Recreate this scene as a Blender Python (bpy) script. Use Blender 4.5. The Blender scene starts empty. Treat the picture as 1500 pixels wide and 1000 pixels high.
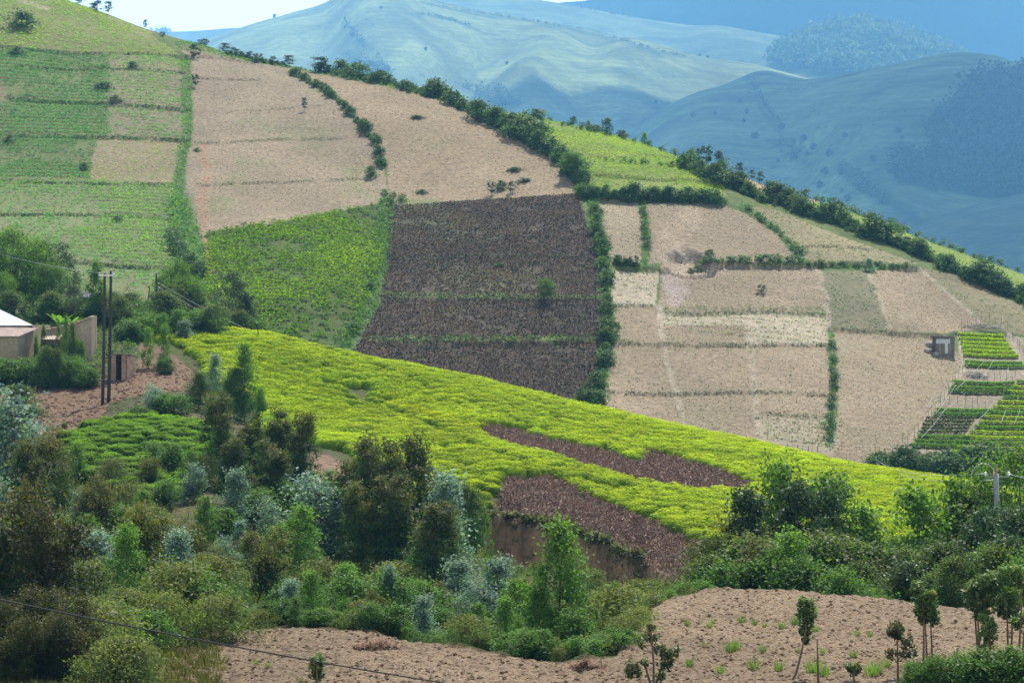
import bpy, math, random
import numpy as np
from mathutils import Vector, Matrix
C = bpy.context.scene
COL = C.collection
random.seed(7); rng = np.random.default_rng(7)
F, YH = 3528.0, 280.0          # focal length and eye-level row, in units of a 1500 px wide frame
# ------------------------------------------------------------------ camera
cam = bpy.data.cameras.new('camera'); camo = bpy.data.objects.new('camera', cam); COL.objects.link(camo)
camo.location = (0, 0, 0); camo.rotation_euler = (math.radians(90), 0, 0)
cam.sensor_width = 36; cam.sensor_fit = 'HORIZONTAL'; cam.lens = 36*F/1500
cam.shift_y = -(500-YH)/1500; cam.clip_start = 1; cam.clip_end = 60000
C.camera = camo
# ------------------------------------------------------------------ light
SUN_EL, SUN_AZ = math.radians(56), math.radians(17)      # azimuth from +Y towards +X (sun stands beyond the hill)
S = Vector((math.sin(SUN_AZ)*math.cos(SUN_EL), math.cos(SUN_AZ)*math.cos(SUN_EL), math.sin(SUN_EL)))
sun = bpy.data.lights.new('sun', 'SUN'); suno = bpy.data.objects.new('sun', sun); COL.objects.link(suno)
sun.energy = 5.0; sun.angle = math.radians(0.5); sun.color = (1, 0.955, 0.88)
suno.rotation_euler = (-S).to_track_quat('-Z', 'Y').to_euler()
W = bpy.data.worlds.new("World"); C.world = W; W.use_nodes = True
nt = W.node_tree; nt.nodes.clear()
out = nt.nodes.new('ShaderNodeOutputWorld'); bg = nt.nodes.new('ShaderNodeBackground'); bg.inputs[1].default_value = 0.07
sky = nt.nodes.new('ShaderNodeTexSky'); sky.sky_type = 'NISHITA'; sky.sun_disc = False
sky.sun_elevation = SUN_EL; sky.sun_rotation = SUN_AZ; sky.altitude = 1800; sky.dust_density = 2.0
tc = nt.nodes.new('ShaderNodeTexCoord'); mp = nt.nodes.new('ShaderNodeMapping'); mp.inputs['Scale'].default_value = (1, 1, 3.5)
nz = nt.nodes.new('ShaderNodeTexNoise'); nz.inputs['Scale'].default_value = 3.2; nz.inputs['Detail'].default_value = 9
rp = nt.nodes.new('ShaderNodeValToRGB'); rp.color_ramp.elements[0].position = 0.42; rp.color_ramp.elements[1].position = 0.60
mx = nt.nodes.new('ShaderNodeMix'); mx.data_type = 'RGBA'; mx.inputs[7].default_value = (25, 24.5, 23.5, 1)
L = nt.links.new
L(tc.outputs['Generated'], mp.inputs[0]); L(mp.outputs[0], nz.inputs[0]); L(nz.outputs[0], rp.inputs[0])
sx_ = nt.nodes.new('ShaderNodeSeparateXYZ'); L(tc.outputs['Generated'], sx_.inputs[0]); el = nt.nodes.new('ShaderNodeMapRange'); el.inputs[1].default_value = .10; el.inputs[2].default_value = .26; el.inputs[3].default_value = .93; el.inputs[4].default_value = 0
ad = nt.nodes.new('ShaderNodeMath'); ad.operation = 'MAXIMUM'; L(sx_.outputs[2], el.inputs[0]); cs = nt.nodes.new('ShaderNodeMath'); cs.operation = 'MULTIPLY'; cs.inputs[1].default_value = .22; L(rp.outputs[0], cs.inputs[0]); L(el.outputs[0], ad.inputs[0]); L(cs.outputs[0], ad.inputs[1]); L(ad.outputs[0], mx.inputs[0]); L(sky.outputs[0], mx.inputs[6]); L(mx.outputs[2], bg.inputs[0]); L(bg.outputs[0], out.inputs[0])
C.view_settings.view_transform = 'Standard'; C.view_settings.look = 'None'
C.view_settings.exposure = 0.66; C.view_settings.gamma = 1
C.cycles.max_bounces = 6; C.cycles.transparent_max_bounces = 8; C.cycles.volume_bounces = 1
C.cycles.diffuse_bounces = 3; C.cycles.transmission_bounces = 3; C.cycles.glossy_bounces = 2
C.cycles.sample_clamp_indirect = 6

# ------------------------------------------------------------------ helpers
def tag(o, label=None, cat=None, group=None, kind=None):
    if label: o['label'] = label
    if cat: o['category'] = cat
    if group: o['group'] = group
    if kind: o['kind'] = kind
    return o
_T = rng.random((512, 512))
def vn(x, y, seed=0):
    x = np.asarray(x, float)+seed*37.13; y = np.asarray(y, float)+seed*91.7
    xi = np.floor(x).astype(int); yi = np.floor(y).astype(int); fx = x-xi; fy = y-yi
    fx = fx*fx*(3-2*fx); fy = fy*fy*(3-2*fy)
    a = _T[xi & 511, yi & 511]; b = _T[(xi+1) & 511, yi & 511]; c = _T[xi & 511, (yi+1) & 511]; d = _T[(xi+1) & 511, (yi+1) & 511]
    return (a*(1-fx)+b*fx)*(1-fy)+(c*(1-fx)+d*fx)*fy
def fbm(x, y, o=4, seed=0):
    s = 0; a = 1; t = 0
    for i in range(o):
        s = s+a*vn(x*2**i, y*2**i, seed+i); t += a; a *= .5
    return s/t-.5
def sstep(a, b, x):
    t = np.clip((x-a)/(b-a), 0, 1); return t*t*(3-2*t)
def mesh(name, V, Fc, mat, col=None, smooth=False):
    V = np.ascontiguousarray(V, dtype=np.float32); Fc = np.ascontiguousarray(Fc, dtype=np.int32)
    me = bpy.data.meshes.new(name); n, k = Fc.shape
    me.vertices.add(len(V)); me.vertices.foreach_set('co', V.ravel())
    me.loops.add(n*k); me.loops.foreach_set('vertex_index', Fc.ravel())
    me.polygons.add(n); me.polygons.foreach_set('loop_start', np.arange(0, n*k, k, dtype=np.int32))
    if smooth: me.polygons.foreach_set('use_smooth', np.ones(n, dtype=bool))
    if col is not None:
        a = me.color_attributes.new('Col', 'FLOAT_COLOR', 'POINT')
        c4 = np.ones((len(V), 4), np.float32); c4[:, :3] = col; a.data.foreach_set('color', c4.ravel())
    me.update(calc_edges=True)
    if mat: me.materials.append(mat)
    return me
def link(name, me, parent=None, loc=None, rz=0, sc=None):
    o = bpy.data.objects.new(name, me); COL.objects.link(o)
    if parent: o.parent = parent
    if loc is not None: o.location = loc
    if rz: o.rotation_euler = (0, 0, rz)
    if sc is not None: o.scale = (sc, sc, sc) if not hasattr(sc, '__len__') else sc
    return o
class MB:
    """Collects quads/boxes/tubes with colours; build() links ONE mesh."""
    def __init__(s): s.V = []; s.F = []; s.C = []; s.n = 0
    def add(s, V, Fq, c):
        V = np.asarray(V, float); s.V.append(V); s.F.append(np.asarray(Fq, int)+s.n); s.n += len(V)
        s.C.append(np.broadcast_to(np.asarray(c, float), (len(V), 3)))
    def hexa(s, P, c):   # 8 corners: bottom 4 ccw, top 4 ccw
        s.add(P, [[3,2,1,0],[4,5,6,7],[0,1,5,4],[1,2,6,5],[2,3,7,6],[3,0,4,7]], c)
    def box(s, c0, sz, col, rz=0):
        x, y, z = [d/2 for d in sz]; P = np.array([[-x,-y,-z],[x,-y,-z],[x,y,-z],[-x,y,-z],[-x,-y,z],[x,-y,z],[x,y,z],[-x,y,z]])
        ca, sa = math.cos(rz), math.sin(rz); P = P@np.array([[ca,sa,0],[-sa,ca,0],[0,0,1]])+np.asarray(c0); s.hexa(P, col)
    def tube(s, pts, rad, col, sides=6):
        pts = np.asarray(pts, float); n = len(pts); rad = np.broadcast_to(rad, (n,)).astype(float)
        tg = np.gradient(pts, axis=0); tg /= np.linalg.norm(tg, axis=1)[:, None]+1e-9
        up = np.array([0, 0, 1.]) if abs(tg[0, 2]) < .9 else np.array([1., 0, 0])
        a = np.cross(tg, up); a /= np.linalg.norm(a, axis=1)[:, None]+1e-9; b = np.cross(tg, a)
        th = np.arange(sides)*2*math.pi/sides
        R = pts[:, None]+rad[:, None, None]*(a[:, None]*np.cos(th)[None, :, None]+b[:, None]*np.sin(th)[None, :, None])
        V = R.reshape(-1, 3); Fq = []
        for i in range(n-1):
            for k in range(sides):
                k2 = (k+1) % sides; Fq.append([i*sides+k, i*sides+k2, (i+1)*sides+k2, (i+1)*sides+k])
        e = (n-1)*sides; V = np.vstack([V, pts[:1], pts[-1:]]); m = len(V)
        for k in range(0, sides): 
            k2 = (k+1) % sides; Fq.append([m-2, k2, k, k]); Fq.append([m-1, e+k, e+k2, e+k2])
        s.add(V, Fq, col)
    def me(s, name, mat, smooth=False):
        V = np.vstack(s.V); Fq = np.vstack(s.F); Cc = np.vstack(s.C)
        me = bpy.data.meshes.new(name)
        me.from_pydata(V.tolist(), [], [f[:3] if f[2] == f[3] else f for f in Fq.tolist()])
        a = me.color_attributes.new('Col', 'FLOAT_COLOR', 'POINT'); c4 = np.ones((len(V), 4), np.float32); c4[:, :3] = Cc
        a.data.foreach_set('color', c4.ravel())
        if smooth: me.polygons.foreach_set('use_smooth', np.ones(len(me.polygons), dtype=bool))
        me.materials.append(mat); return me
    def build(s, name, mat, parent=None, smooth=False, **k): return link(name, s.me(name, mat, smooth), parent, **k)

# ------------------------------------------------------------------ materials
def new_mat(name):
    m = bpy.data.materials.new(name); m.use_nodes = True; t = m.node_tree; t.nodes.clear()
    return m, t, t.nodes.new('ShaderNodeOutputMaterial')
def ground_mat(name, fine, amp, bump, rough=0.95, big=0.08, coord='Object', hue=0):
    m, t, o = new_mat(name); N = t.nodes.new; K = t.links.new
    b = N('ShaderNodeBsdfPrincipled'); b.inputs['Roughness'].default_value = rough; b.inputs['Specular IOR Level'].default_value = .15
    at = N('ShaderNodeAttribute'); at.attribute_name = 'Col'; tx = N('ShaderNodeTexCoord')
    n1 = N('ShaderNodeTexNoise'); n1.inputs['Scale'].default_value = fine; n1.inputs['Detail'].default_value = 6; n1.inputs['Roughness'].default_value = .65
    n2 = N('ShaderNodeTexNoise'); n2.inputs['Scale'].default_value = big; n2.inputs['Detail'].default_value = 5
    K(tx.outputs[coord], n1.inputs[0]); K(tx.outputs[coord], n2.inputs[0])
    r1 = N('ShaderNodeMapRange'); r1.inputs[1].default_value = .3; r1.inputs[2].default_value = .7; r1.inputs[3].default_value = 1-amp; r1.inputs[4].default_value = 1+amp
    r2 = N('ShaderNodeMapRange'); r2.inputs[1].default_value = .35; r2.inputs[2].default_value = .65; r2.inputs[3].default_value = .88; r2.inputs[4].default_value = 1.1
    K(n1.outputs[0], r1.inputs[0]); K(n2.outputs[0], r2.inputs[0])
    mm = N('ShaderNodeMath'); mm.operation = 'MULTIPLY'; K(r1.outputs[0], mm.inputs[0]); K(r2.outputs[0], mm.inputs[1])
    vm = N('ShaderNodeVectorMath'); vm.operation = 'SCALE'; K(at.outputs['Color'], vm.inputs[0]); K(mm.outputs[0], vm.inputs['Scale'])
    K(vm.outputs[0], b.inputs['Base Color'])
    bp = N('ShaderNodeBump'); bp.inputs['Strength'].default_value = 1; bp.inputs['Distance'].default_value = bump
    K(n1.outputs[0], bp.inputs['Height']); K(bp.outputs[0], b.inputs['Normal']); K(b.outputs[0], o.inputs[0])
    return m
def leaf_mat(name, trans=.45, rough=.5, spec=.35, var=.22):
    m, t, o = new_mat(name); N = t.nodes.new; K = t.links.new
    at = N('ShaderNodeAttribute'); at.attribute_name = 'Col'; oi = N('ShaderNodeObjectInfo')
    r = N('ShaderNodeMapRange'); r.inputs[3].default_value = 1-var; r.inputs[4].default_value = 1+var; K(oi.outputs['Random'], r.inputs[0])
    vm = N('ShaderNodeVectorMath'); vm.operation = 'SCALE'; K(at.outputs['Color'], vm.inputs[0]); K(r.outputs[0], vm.inputs['Scale'])
    b = N('ShaderNodeBsdfPrincipled'); b.inputs['Roughness'].default_value = rough; b.inputs['Specular IOR Level'].default_value = spec
    K(vm.outputs[0], b.inputs['Base Color'])
    tr = N('ShaderNodeBsdfTranslucent'); tv = N('ShaderNodeVectorMath'); tv.operation = 'MULTIPLY'; tv.inputs[1].default_value = (1.25, 1.3, .6)
    K(vm.outputs[0], tv.inputs[0]); K(tv.outputs[0], tr.inputs[0])
    ms = N('ShaderNodeMixShader'); ms.inputs[0].default_value = trans; K(b.outputs[0], ms.inputs[1]); K(tr.outputs[0], ms.inputs[2])
    K(ms.outputs[0], o.inputs[0]); return m
def solid_mat(name, rough=.8, spec=.3, metal=0, fine=9, amp=.18, bump=.02):
    m = ground_mat(name, fine, amp, bump, rough, .7); b = [n for n in m.node_tree.nodes if n.type == 'BSDF_PRINCIPLED'][0]
    b.inputs['Specular IOR Level'].default_value = spec; b.inputs['Metallic'].default_value = metal; return m
M_soil = ground_mat('ploughed_soil', 6.5, .5, .16)
M_slope = ground_mat('scrub_soil', 3.0, .35, .15)
M_hill = ground_mat('field_soil', 1.9, .34, .22)
M_far = ground_mat('grass_slope', .09, .34, 3.0, big=.012)
M_leaf = leaf_mat('leaves', rough=.55, spec=.25); M_tea = leaf_mat('tea_leaves', trans=.4, rough=.75, spec=.06, var=.12); M_leaf2 = leaf_mat('glossy_leaves', trans=.3, rough=.5, spec=.28)
M_bark = solid_mat('bark'); M_plain = solid_mat('weathered', fine=5)

# ------------------------------------------------------------------ height of the land
def pz(y, D): return -(y-YH)/F*D
PTS = []   # (u, D, z)
def cp(l):
    for x, y, D in l: PTS.append(((x-750)/F, D, pz(y, D)))
# gully and near slope on this side
cp([(-500,860,82),(-200,850,82),(100,850,82),(250,860,84),(-500,790,115),(-200,790,115),(110,790,115),(250,770,118),(350,745,125),(480,832,115),(440,900,92),(560,905,93),
    (560,835,118),(620,870,112),(700,930,92),(720,880,118),(820,950,85),(830,900,112),(900,905,100),(1000,905,104),(1100,930,96),(1300,940,96),(1500,950,96),(1900,950,96),
    (1000,862,122),(1150,862,122),(1300,860,122),(1500,860,122),(1900,860,122)])
# compound, dark tea and tea spur
cp([(-500,680,140),(-100,670,142),(100,650,145),(200,690,138),(280,640,150),(100,612,165),(-400,600,172),(0,560,180),(150,592,172),(190,560,180),(250,560,180),
    (-400,480,205),(0,500,196),(100,480,205),(200,485,207),(270,500,205),(380,640,166),(460,680,150),(500,660,160),(560,740,142),(450,600,185),(600,600,190),(640,680,165),(740,690,160),(700,755,149),
    (820,775,145),(900,800,141),(945,822,137),(1010,850,130),(1000,790,143),(1100,712,168),(1090,800,140),(1300,765,150),(1500,800,145),(1900,820,140),(800,640,183),(950,665,182),(1200,705,176),(1000,720,163)])
RG = [(-500,440,222),(-200,450,220),(100,462,217),(250,482,214),(300,485,215),(400,500,215),(500,524,214),(600,543,213),(700,565,212),(800,590,209),(900,612,206),(1000,635,203),(1100,658,200),(1200,680,196),(1300,700,191),(1400,718,186),(1500,735,182),(1900,790,172)]
cp(RG)
for x, y, D in RG:
    PTS.append(((x-750)/F, D+16, pz(y, D)-4.2)); 
# hillside: foot to ridge
cp([(-500,400,275),(-200,400,275),(100,400,275),(250,430,268),(350,450,262),(-200,350,292),(100,350,292),(-200,200,345),(100,200,345),(200,280,318),(100,60,397),(0,80,385),(-200,60,397),(300,330,302),(350,200,350),(280,120,378),(400,300,313),
    (450,450,262),(530,500,256),(560,300,322),(560,400,284),(640,220,345),(500,200,352),(430,110,396),(700,290,326),(700,400,290),(700,500,266),(700,545,258),(870,580,251),(860,290,322),(860,400,290),(860,500,268),
    (1000,300,322),(1000,390,300),(1000,500,270),(1000,600,248),(1130,320,327),(1200,390,306),(1200,500,275),(1130,600,249),(1200,650,240),(1270,680,234),(1340,395,314),(1380,500,284),(1340,600,255),(1500,500,290),(1500,600,256),(1500,676,236),(1900,500,290),(1900,676,236),(1320,676,235)])
RD = [(-500,-90,470),(-200,-60,460),(0,-20,450),(80,0,445),(150,22,440),(215,48,432),(290,68,422),(430,98,408),(500,112,402),(550,118,398),(650,142,390),(740,166,384),(800,180,381),(860,192,378),(930,212,373),(1000,236,368),(1060,250,364),(1200,296,354),(1300,330,347),(1400,368,341),(1500,402,335),(1700,470,330),(1900,540,325)]
cp(RD)
for x, y, D in RD:
    for dd, k in ((30, 7), (80, 30), (180, 95)):
        PTS.append(((x-750)/F, D+dd, pz(y, D)-k))
PTS = np.array(PTS)
_P = np.c_[PTS[:, 0]*3.2, np.log(PTS[:, 1])]
def _phi(r2): return .5*r2*np.log(r2+1e-12)
_K = _phi(((_P[:, None]-_P[None])**2).sum(-1))+np.eye(len(_P))*1e-8
_Q = np.c_[np.ones(len(_P)), _P]
_A = np.block([[_K, _Q], [_Q.T, np.zeros((3, 3))]])
_sol = np.linalg.solve(_A, np.r_[PTS[:, 2]/PTS[:, 1], np.zeros(3)])
def base_h(u, D):
    sh = u.shape; q = np.c_[(u*3.2).ravel(), np.log(D).ravel()]; o_ = np.empty(len(q))
    for i in range(0, len(q), 60000):
        s = q[i:i+60000]; r2 = ((s[:, None]-_P[None])**2).sum(-1)
        o_[i:i+60000] = _phi(r2)@_sol[:len(_P)]+_sol[len(_P)]+s@_sol[len(_P)+1:]
    return o_.reshape(sh)*D
UX = np.r_[np.linspace(-.5, -.236, 24)[:-1], np.linspace(-.236, .236, 660), np.linspace(.236, .5, 24)[1:]]
def rows(*seg):
    r = []
    for a, b, s in seg: r += list(np.arange(a, b, s))
    return np.array(r)
DR = rows((20,55,.8),(55,60,.12),(60,86,.09),(86,130,.3),(130,152,.14),(152,232,.28),(232,345,.34),(345,460,.5),(460,700,6))
RU, RDD = np.meshgrid(UX, DR)                      # rows x cols
# coarse evaluation then resample (the spline is smooth)
cu = np.linspace(-.5, .5, 161); cd = np.exp(np.linspace(math.log(20), math.log(705), 260))
CU, CD = np.meshgrid(cu, cd); CZ = base_h(CU, CD)/CD
def bil(G, gx, gy, x, y):
    fx = np.interp(x, gx, np.arange(len(gx))); fy = np.interp(y, gy, np.arange(len(gy)))
    xi = np.minimum(fx.astype(int), len(gx)-2); yi = np.minimum(fy.astype(int), len(gy)-2); fx = fx-xi; fy = fy-yi
    return (G[yi, xi]*(1-fx)+G[yi, xi+1]*fx)*(1-fy)+(G[yi+1, xi]*(1-fx)+G[yi+1, xi+1]*fx)*fy
ZG = bil(CZ, cu, cd, RU.ravel(), RDD.ravel()).reshape(RU.shape)*RDD
XG = RU*RDD
# near terrace (ploughed field) with its lip
EDGE = np.array([(-1200,930),(330,925),(450,922),(550,930),(640,942),(740,958),(830,967),(900,960),(935,925),(960,892),(1040,868),(1120,866),(1200,873),(1300,882),(1430,890),(2600,890)], float)
De = 7.16/((EDGE[:, 1]-280)/F-.08)
DE = np.interp(RU, (EDGE[:, 0]-750)/F, De)+ (fbm(XG*.35, RDD*0+3, 3, 5))*1.6
ZT = -11.8-(RDD-58)*.08
w = sstep(-.2, 4.5, RDD-DE)
kc = 1-sstep(88, 112, RDD)
ZG = ZT*(1-w)+(np.minimum(ZG, ZT-.5)*kc+ZG*(1-kc))*w
FIELD = (RDD < DE+.2)&(RU > (300-750)/F-.02*vn(RDD*.4, RDD*0, 3)) 
# river-cut cliff below the pruned tea
CL = np.array([(655,770,148),(672,762,149.5),(700,760,149.5),(740,769,148),(780,770,147.2),(830,776,145.8),(870,786,143.5),(900,800,141.2),(925,812,139),(945,823,137.5),(960,850,134),(1010,870,130)], float)
lu = (CL[:, 0]-750)/F
Dc = np.interp(RU, lu, CL[:, 2])+fbm(XG*.5, XG*0, 3, 8)*1.3+fbm(XG*1.7, RDD*.5, 3, 9)*1.1
wc = np.interp(RU, lu, [2.6]*5+[2.0,1.0]+[.8]*5)
hc = np.interp(RU, lu, [0,2.6,4.2,4.3,4.2,4.0,3.6,3.2,2.8,2.0,.8,0])
d = Dc-RDD
ZG -= hc*sstep(-.05, 1, d/wc)*(1-sstep(5, 15, d))*((RDD > 110)&(RDD < 155))
CLIFF = (d > -.1)&(d < 6)&(hc > .3)
def project_y(Z): return YH-Z/RDD*F
PYG = project_y(ZG); PXG = 750+RU*F
def place(x, y, lo=20, hi=700):
    """World point where the land shows at this point of the view, between two distances."""
    u = (x-750)/F; j = np.interp(u, UX, np.arange(len(UX))); j0 = min(int(j), len(UX)-2); fj = j-j0
    py = PYG[:, j0]*(1-fj)+PYG[:, j0+1]*fj; ok = (DR >= lo)&(DR <= hi); idx = np.where(ok&(py <= y))[0]
    if len(idx) == 0: i = np.where(ok)[0][np.argmin(py[ok])]; D = DR[i]
    else:
        i = idx[0]
        if i > 0 and DR[i-1] >= lo and py[i-1] > y: t = (py[i-1]-y)/(py[i-1]-py[i]+1e-9); D = DR[i-1]+t*(DR[i]-DR[i-1])
        else: D = DR[i]
    return Vector((u*D, D, float(bil(ZG, UX, DR, np.array([u]), np.array([D]))[0])))
def land(X, Y):
    X = np.asarray(X, float); Y = np.asarray(Y, float); return bil(ZG, UX, DR, X/Y, Y)
# terrace banks across the hillside (small real steps)
BANKS = [([(-80,70),(40,70),(150,77),(275,84)],.5),([(20,97),(160,100),(275,108)],.35),([(10,143),(140,150),(280,160)],.6),([(10,195),(150,200),(275,204)],.6),([(-80,262),(130,268),(255,270)],.4),([(-80,313),(100,313),(255,318)],.4),([(-80,385),(140,384),(250,392)],.5),
  ([(262,82),(330,84),(372,90)],.8),([(275,113),(330,116),(380,116)],.35),([(290,165),(420,158),(480,152)],.22),([(285,208),(400,203),(545,196)],.35),([(290,270),(420,266),(545,258)],.3),
  ([(560,376),(700,372),(870,378)],.3),([(560,432),(700,436),(880,438)],.4),([(545,497),(700,500),(880,496)],.55),
  ([(845,283),(900,290),(1060,298)],.8),([(905,386),(960,392),(1060,384),(1180,385),(1345,392)],1.0),([(895,446),(960,446)],.4),([(970,458),(1090,455),(1210,460)],.5),([(893,500),(1000,503),(1100,503),(1212,503)],.5),([(890,574),(1000,576),(1215,578)],.35),
  ([(1212,480),(1290,484),(1380,490)],.7),([(1395,485),(1480,490)],.6),([(1110,607),(1215,607)],.3),([(1180,360),(1290,366)],.3),([(870,255),(960,262),(1060,270)],.5),([(820,225),(900,232),(1040,236)],.4),([(380,455),(470,462),(520,458)],.3)]
BK = []
for pl, h in BANKS:
    q = [place(x, y, 236, 455) for x, y in pl]; uu = np.array([p.x/p.y for p in q]); dd = np.array([p.y for p in q]); BK.append((uu, dd, h))
hm = RDD > 232
for uu, dd, h in BK:
    Dl = np.interp(RU, uu, dd)+fbm(XG*.25, XG*0+h*9, 2, 4)*.8; t = Dl-RDD
    inside = sstep(uu[0]-.002, uu[0]+.001, RU)*(1-sstep(uu[-1]-.001, uu[-1]+.002, RU))
    ZG -= np.where(hm, 1, 0)*inside*h*.6*sstep(0, .4, t)*(1-sstep(.5, 7, t))
# eroded hollow above the middle fields
p0 = place(1012, 388, 236, 400)
d2 = ((XG-p0.x)/3.4)**2+((RDD-p0.y)/5.5)**2
HOLLOW = (d2 < 1.3)
d2w = d2+fbm(XG*.8, RDD*.8, 3, 61)*.5
ZG -= 1.4*(1-sstep(.45, 1.05, d2w))*sstep(-8, 3, RDD-p0.y)
PYG = project_y(ZG)

# ------------------------------------------------------------------ fields painted by ownership: each polygon is a plot of land
def inpoly(px, py, poly):
    poly = np.array(poly, float); r = np.zeros(px.shape, bool); n = len(poly)
    for i in range(n):
        x1, y1 = poly[i]; x2, y2 = poly[(i+1) % n]
        if y1 == y2: continue
        c = ((y1 > py) != (y2 > py))&(px < (x2-x1)*(py-y1)/(y2-y1)+x1); r ^= c
    return r
def near_line(px, py, pl, w):
    r = np.full(px.shape, 1e9)
    for (x1, y1), (x2, y2) in zip(pl[:-1], pl[1:]):
        dx, dy = x2-x1, y2-y1; t = np.clip(((px-x1)*dx+(py-y1)*dy)/(dx*dx+dy*dy), 0, 1)
        r = np.minimum(r, np.hypot(px-x1-t*dx, (py-y1-t*dy)))
    return np.clip(1-r/w, 0, 1)
BEIGE = (.24,.188,.124); PALE = (.32,.27,.19); YG = (.17,.21,.045); DARK = (.075,.058,.042); BROWN = (.19,.135,.09)
PLOTS = {
 'top':   ([(-300,-260),(80,-5),(150,20),(215,46),(262,80),(165,80),(40,71),(-300,60)], (.15,.165,.05)),
 'potato':([(-300,60),(40,71),(160,80),(160,200),(142,205),(130,262),(-300,258)], (.12,.15,.05)),
 'sparse':([(160,80),(275,85),(278,203),(145,200)], (.19,.165,.095)),
 'tan':   ([(142,203),(270,205),(255,268),(130,265)], (.225,.18,.105)),
 'mixed': ([(-300,258),(130,262),(255,270),(262,330),(245,420),(250,460),(-300,460)], (.15,.17,.07)),
 'big':   ([(262,66),(300,64),(440,103),(500,150),(555,215),(568,275),(555,298),(450,318),(330,340),(296,345),(268,300),(280,200),(278,85)], BEIGE),
 'crest': ([(430,101),(520,112),(640,137),(720,175),(790,215),(840,265),(845,284),(730,290),(570,302),(568,240),(540,190),(490,140)], (.25,.19,.12)),
 'tea':   ([(303,340),(400,327),(550,299),(566,302),(562,380),(545,430),(512,516),(400,500),(340,480),(300,440)], (.07,.10,.02)),
 'dark':  ([(570,302),(845,284),(875,370),(888,470),(880,560),(862,588),(700,572),(510,530),(558,440),(566,380)], DARK),
 'yellow':([(755,166),(900,198),(1005,236),(1062,270),(1062,288),(870,283),(800,215)], YG),
 'p6':    ([(868,293),(935,298),(945,340),(938,384),(882,385)], (.26,.21,.135)),
 'p7':    ([(942,298),(1050,298),(1112,320),(1172,380),(1040,388),(945,385)], BEIGE),
 'p8':    ([(1040,243),(1110,260),(1215,297),(1165,302),(1100,275)], (.29,.20,.12)),
 'p9':    ([(1172,298),(1215,296),(1340,345),(1500,400),(1900,520),(1900,560),(1500,445),(1390,400),(1290,345)], (.17,.23,.045)),
 'p10':   ([(1080,300),(1130,306),(1230,345),(1345,386),(1190,388),(1140,345)], (.21,.185,.10)),
 'p11':   ([(893,395),(962,400),(962,447),(893,447)], PALE),
 'p12':   ([(966,388),(1195,388),(1212,457),(968,457)], BEIGE),
 'p13':   ([(888,447),(966,448),(978,520),(1002,640),(860,620),(888,540)], BEIGE),
 'p14':   ([(970,458),(1212,460),(1216,505),(1097,503),(970,476)], PALE),
 'p15':   ([(972,476),(1096,476),(1114,680),(1002,640)], BEIGE),
 'p16':   ([(1100,503),(1216,503),(1218,610),(1110,610)], BEIGE),
 'p17':   ([(1108,608),(1218,608),(1216,700),(1112,690)], (.27,.225,.15)),
 'p18':   ([(1200,398),(1272,396),(1302,482),(1215,480)], (.15,.14,.08)),
 'p19':   ([(1276,397),(1345,393),(1448,482),(1380,488),(1302,484)], BEIGE),
 'p20':   ([(1347,393),(1395,400),(1500,450),(1900,560),(1900,600),(1500,490),(1450,480)], (.19,.165,.095)),
 'p21':   ([(1216,482),(1382,490),(1412,530),(1330,662),(1275,700),(1212,690),(1224,560)], BEIGE),
 'garden':([(1402,486),(1482,490),(1900,600),(1900,700),(1300,688),(1335,655),(1412,540)], (.24,.20,.14)),
}
mH = hm; px = PXG[mH]; py = PYG[mH]; Xh = XG[mH]; Yh = RDD[mH]
wob = fbm(Xh*.35, Yh*.35, 3, 21)*9; pxw = px+wob; pyw = py+fbm(Xh*.35, Yh*.2, 3, 22)*4
colH = np.tile(np.array((.10,.13,.04)), (len(px), 1)); rough = np.full(len(px), .05)
g = fbm(Xh*.2, Yh*.2, 4, 30)[:, None]
colH *= 1+g*.8
plotid = np.full(len(px), -1); NAMES = list(PLOTS)
front = Yh < 480
for k, nm in enumerate(NAMES):
    poly, c = PLOTS[nm]; msk = inpoly(pxw, pyw, poly)&front
    colH[msk] = c; plotid[msk] = k; rough[msk] = .07
# soil tone drifts, green flushes, gully scar, pale spots
soil = np.isin(plotid, [NAMES.index(n) for n in ('big','crest','p6','p7','p8','p12','p13','p15','p16','p19','p21','p10')])
t = fbm(Xh*.06, Yh*.06, 4, 40); colH[soil] *= (1+.35*t[soil])[:, None]
gr = np.clip(fbm(Xh*.13, Yh*.09, 4, 44)*3-.25, 0, 1)*np.where(plotid == NAMES.index('big'), .55, .12)*soil
colH = colH*(1-gr[:, None])+np.array((.13,.18,.05))*gr[:, None]
def flush(pl, w, c, a=1, edge=True):
    global colH
    k = near_line(pxw, pyw, pl, w)*front; k = np.clip(k*2.2, 0, 1)*a*np.clip(.75+fbm(Xh*.8, Yh*.8, 3, 50)*2, 0, 1)
    colH = colH*(1-k[:, None])+np.array(c)*k[:, None]
G1 = (.06,.13,.03); SCAR = (.29,.17,.10); PATH = (.34,.28,.21)
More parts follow.
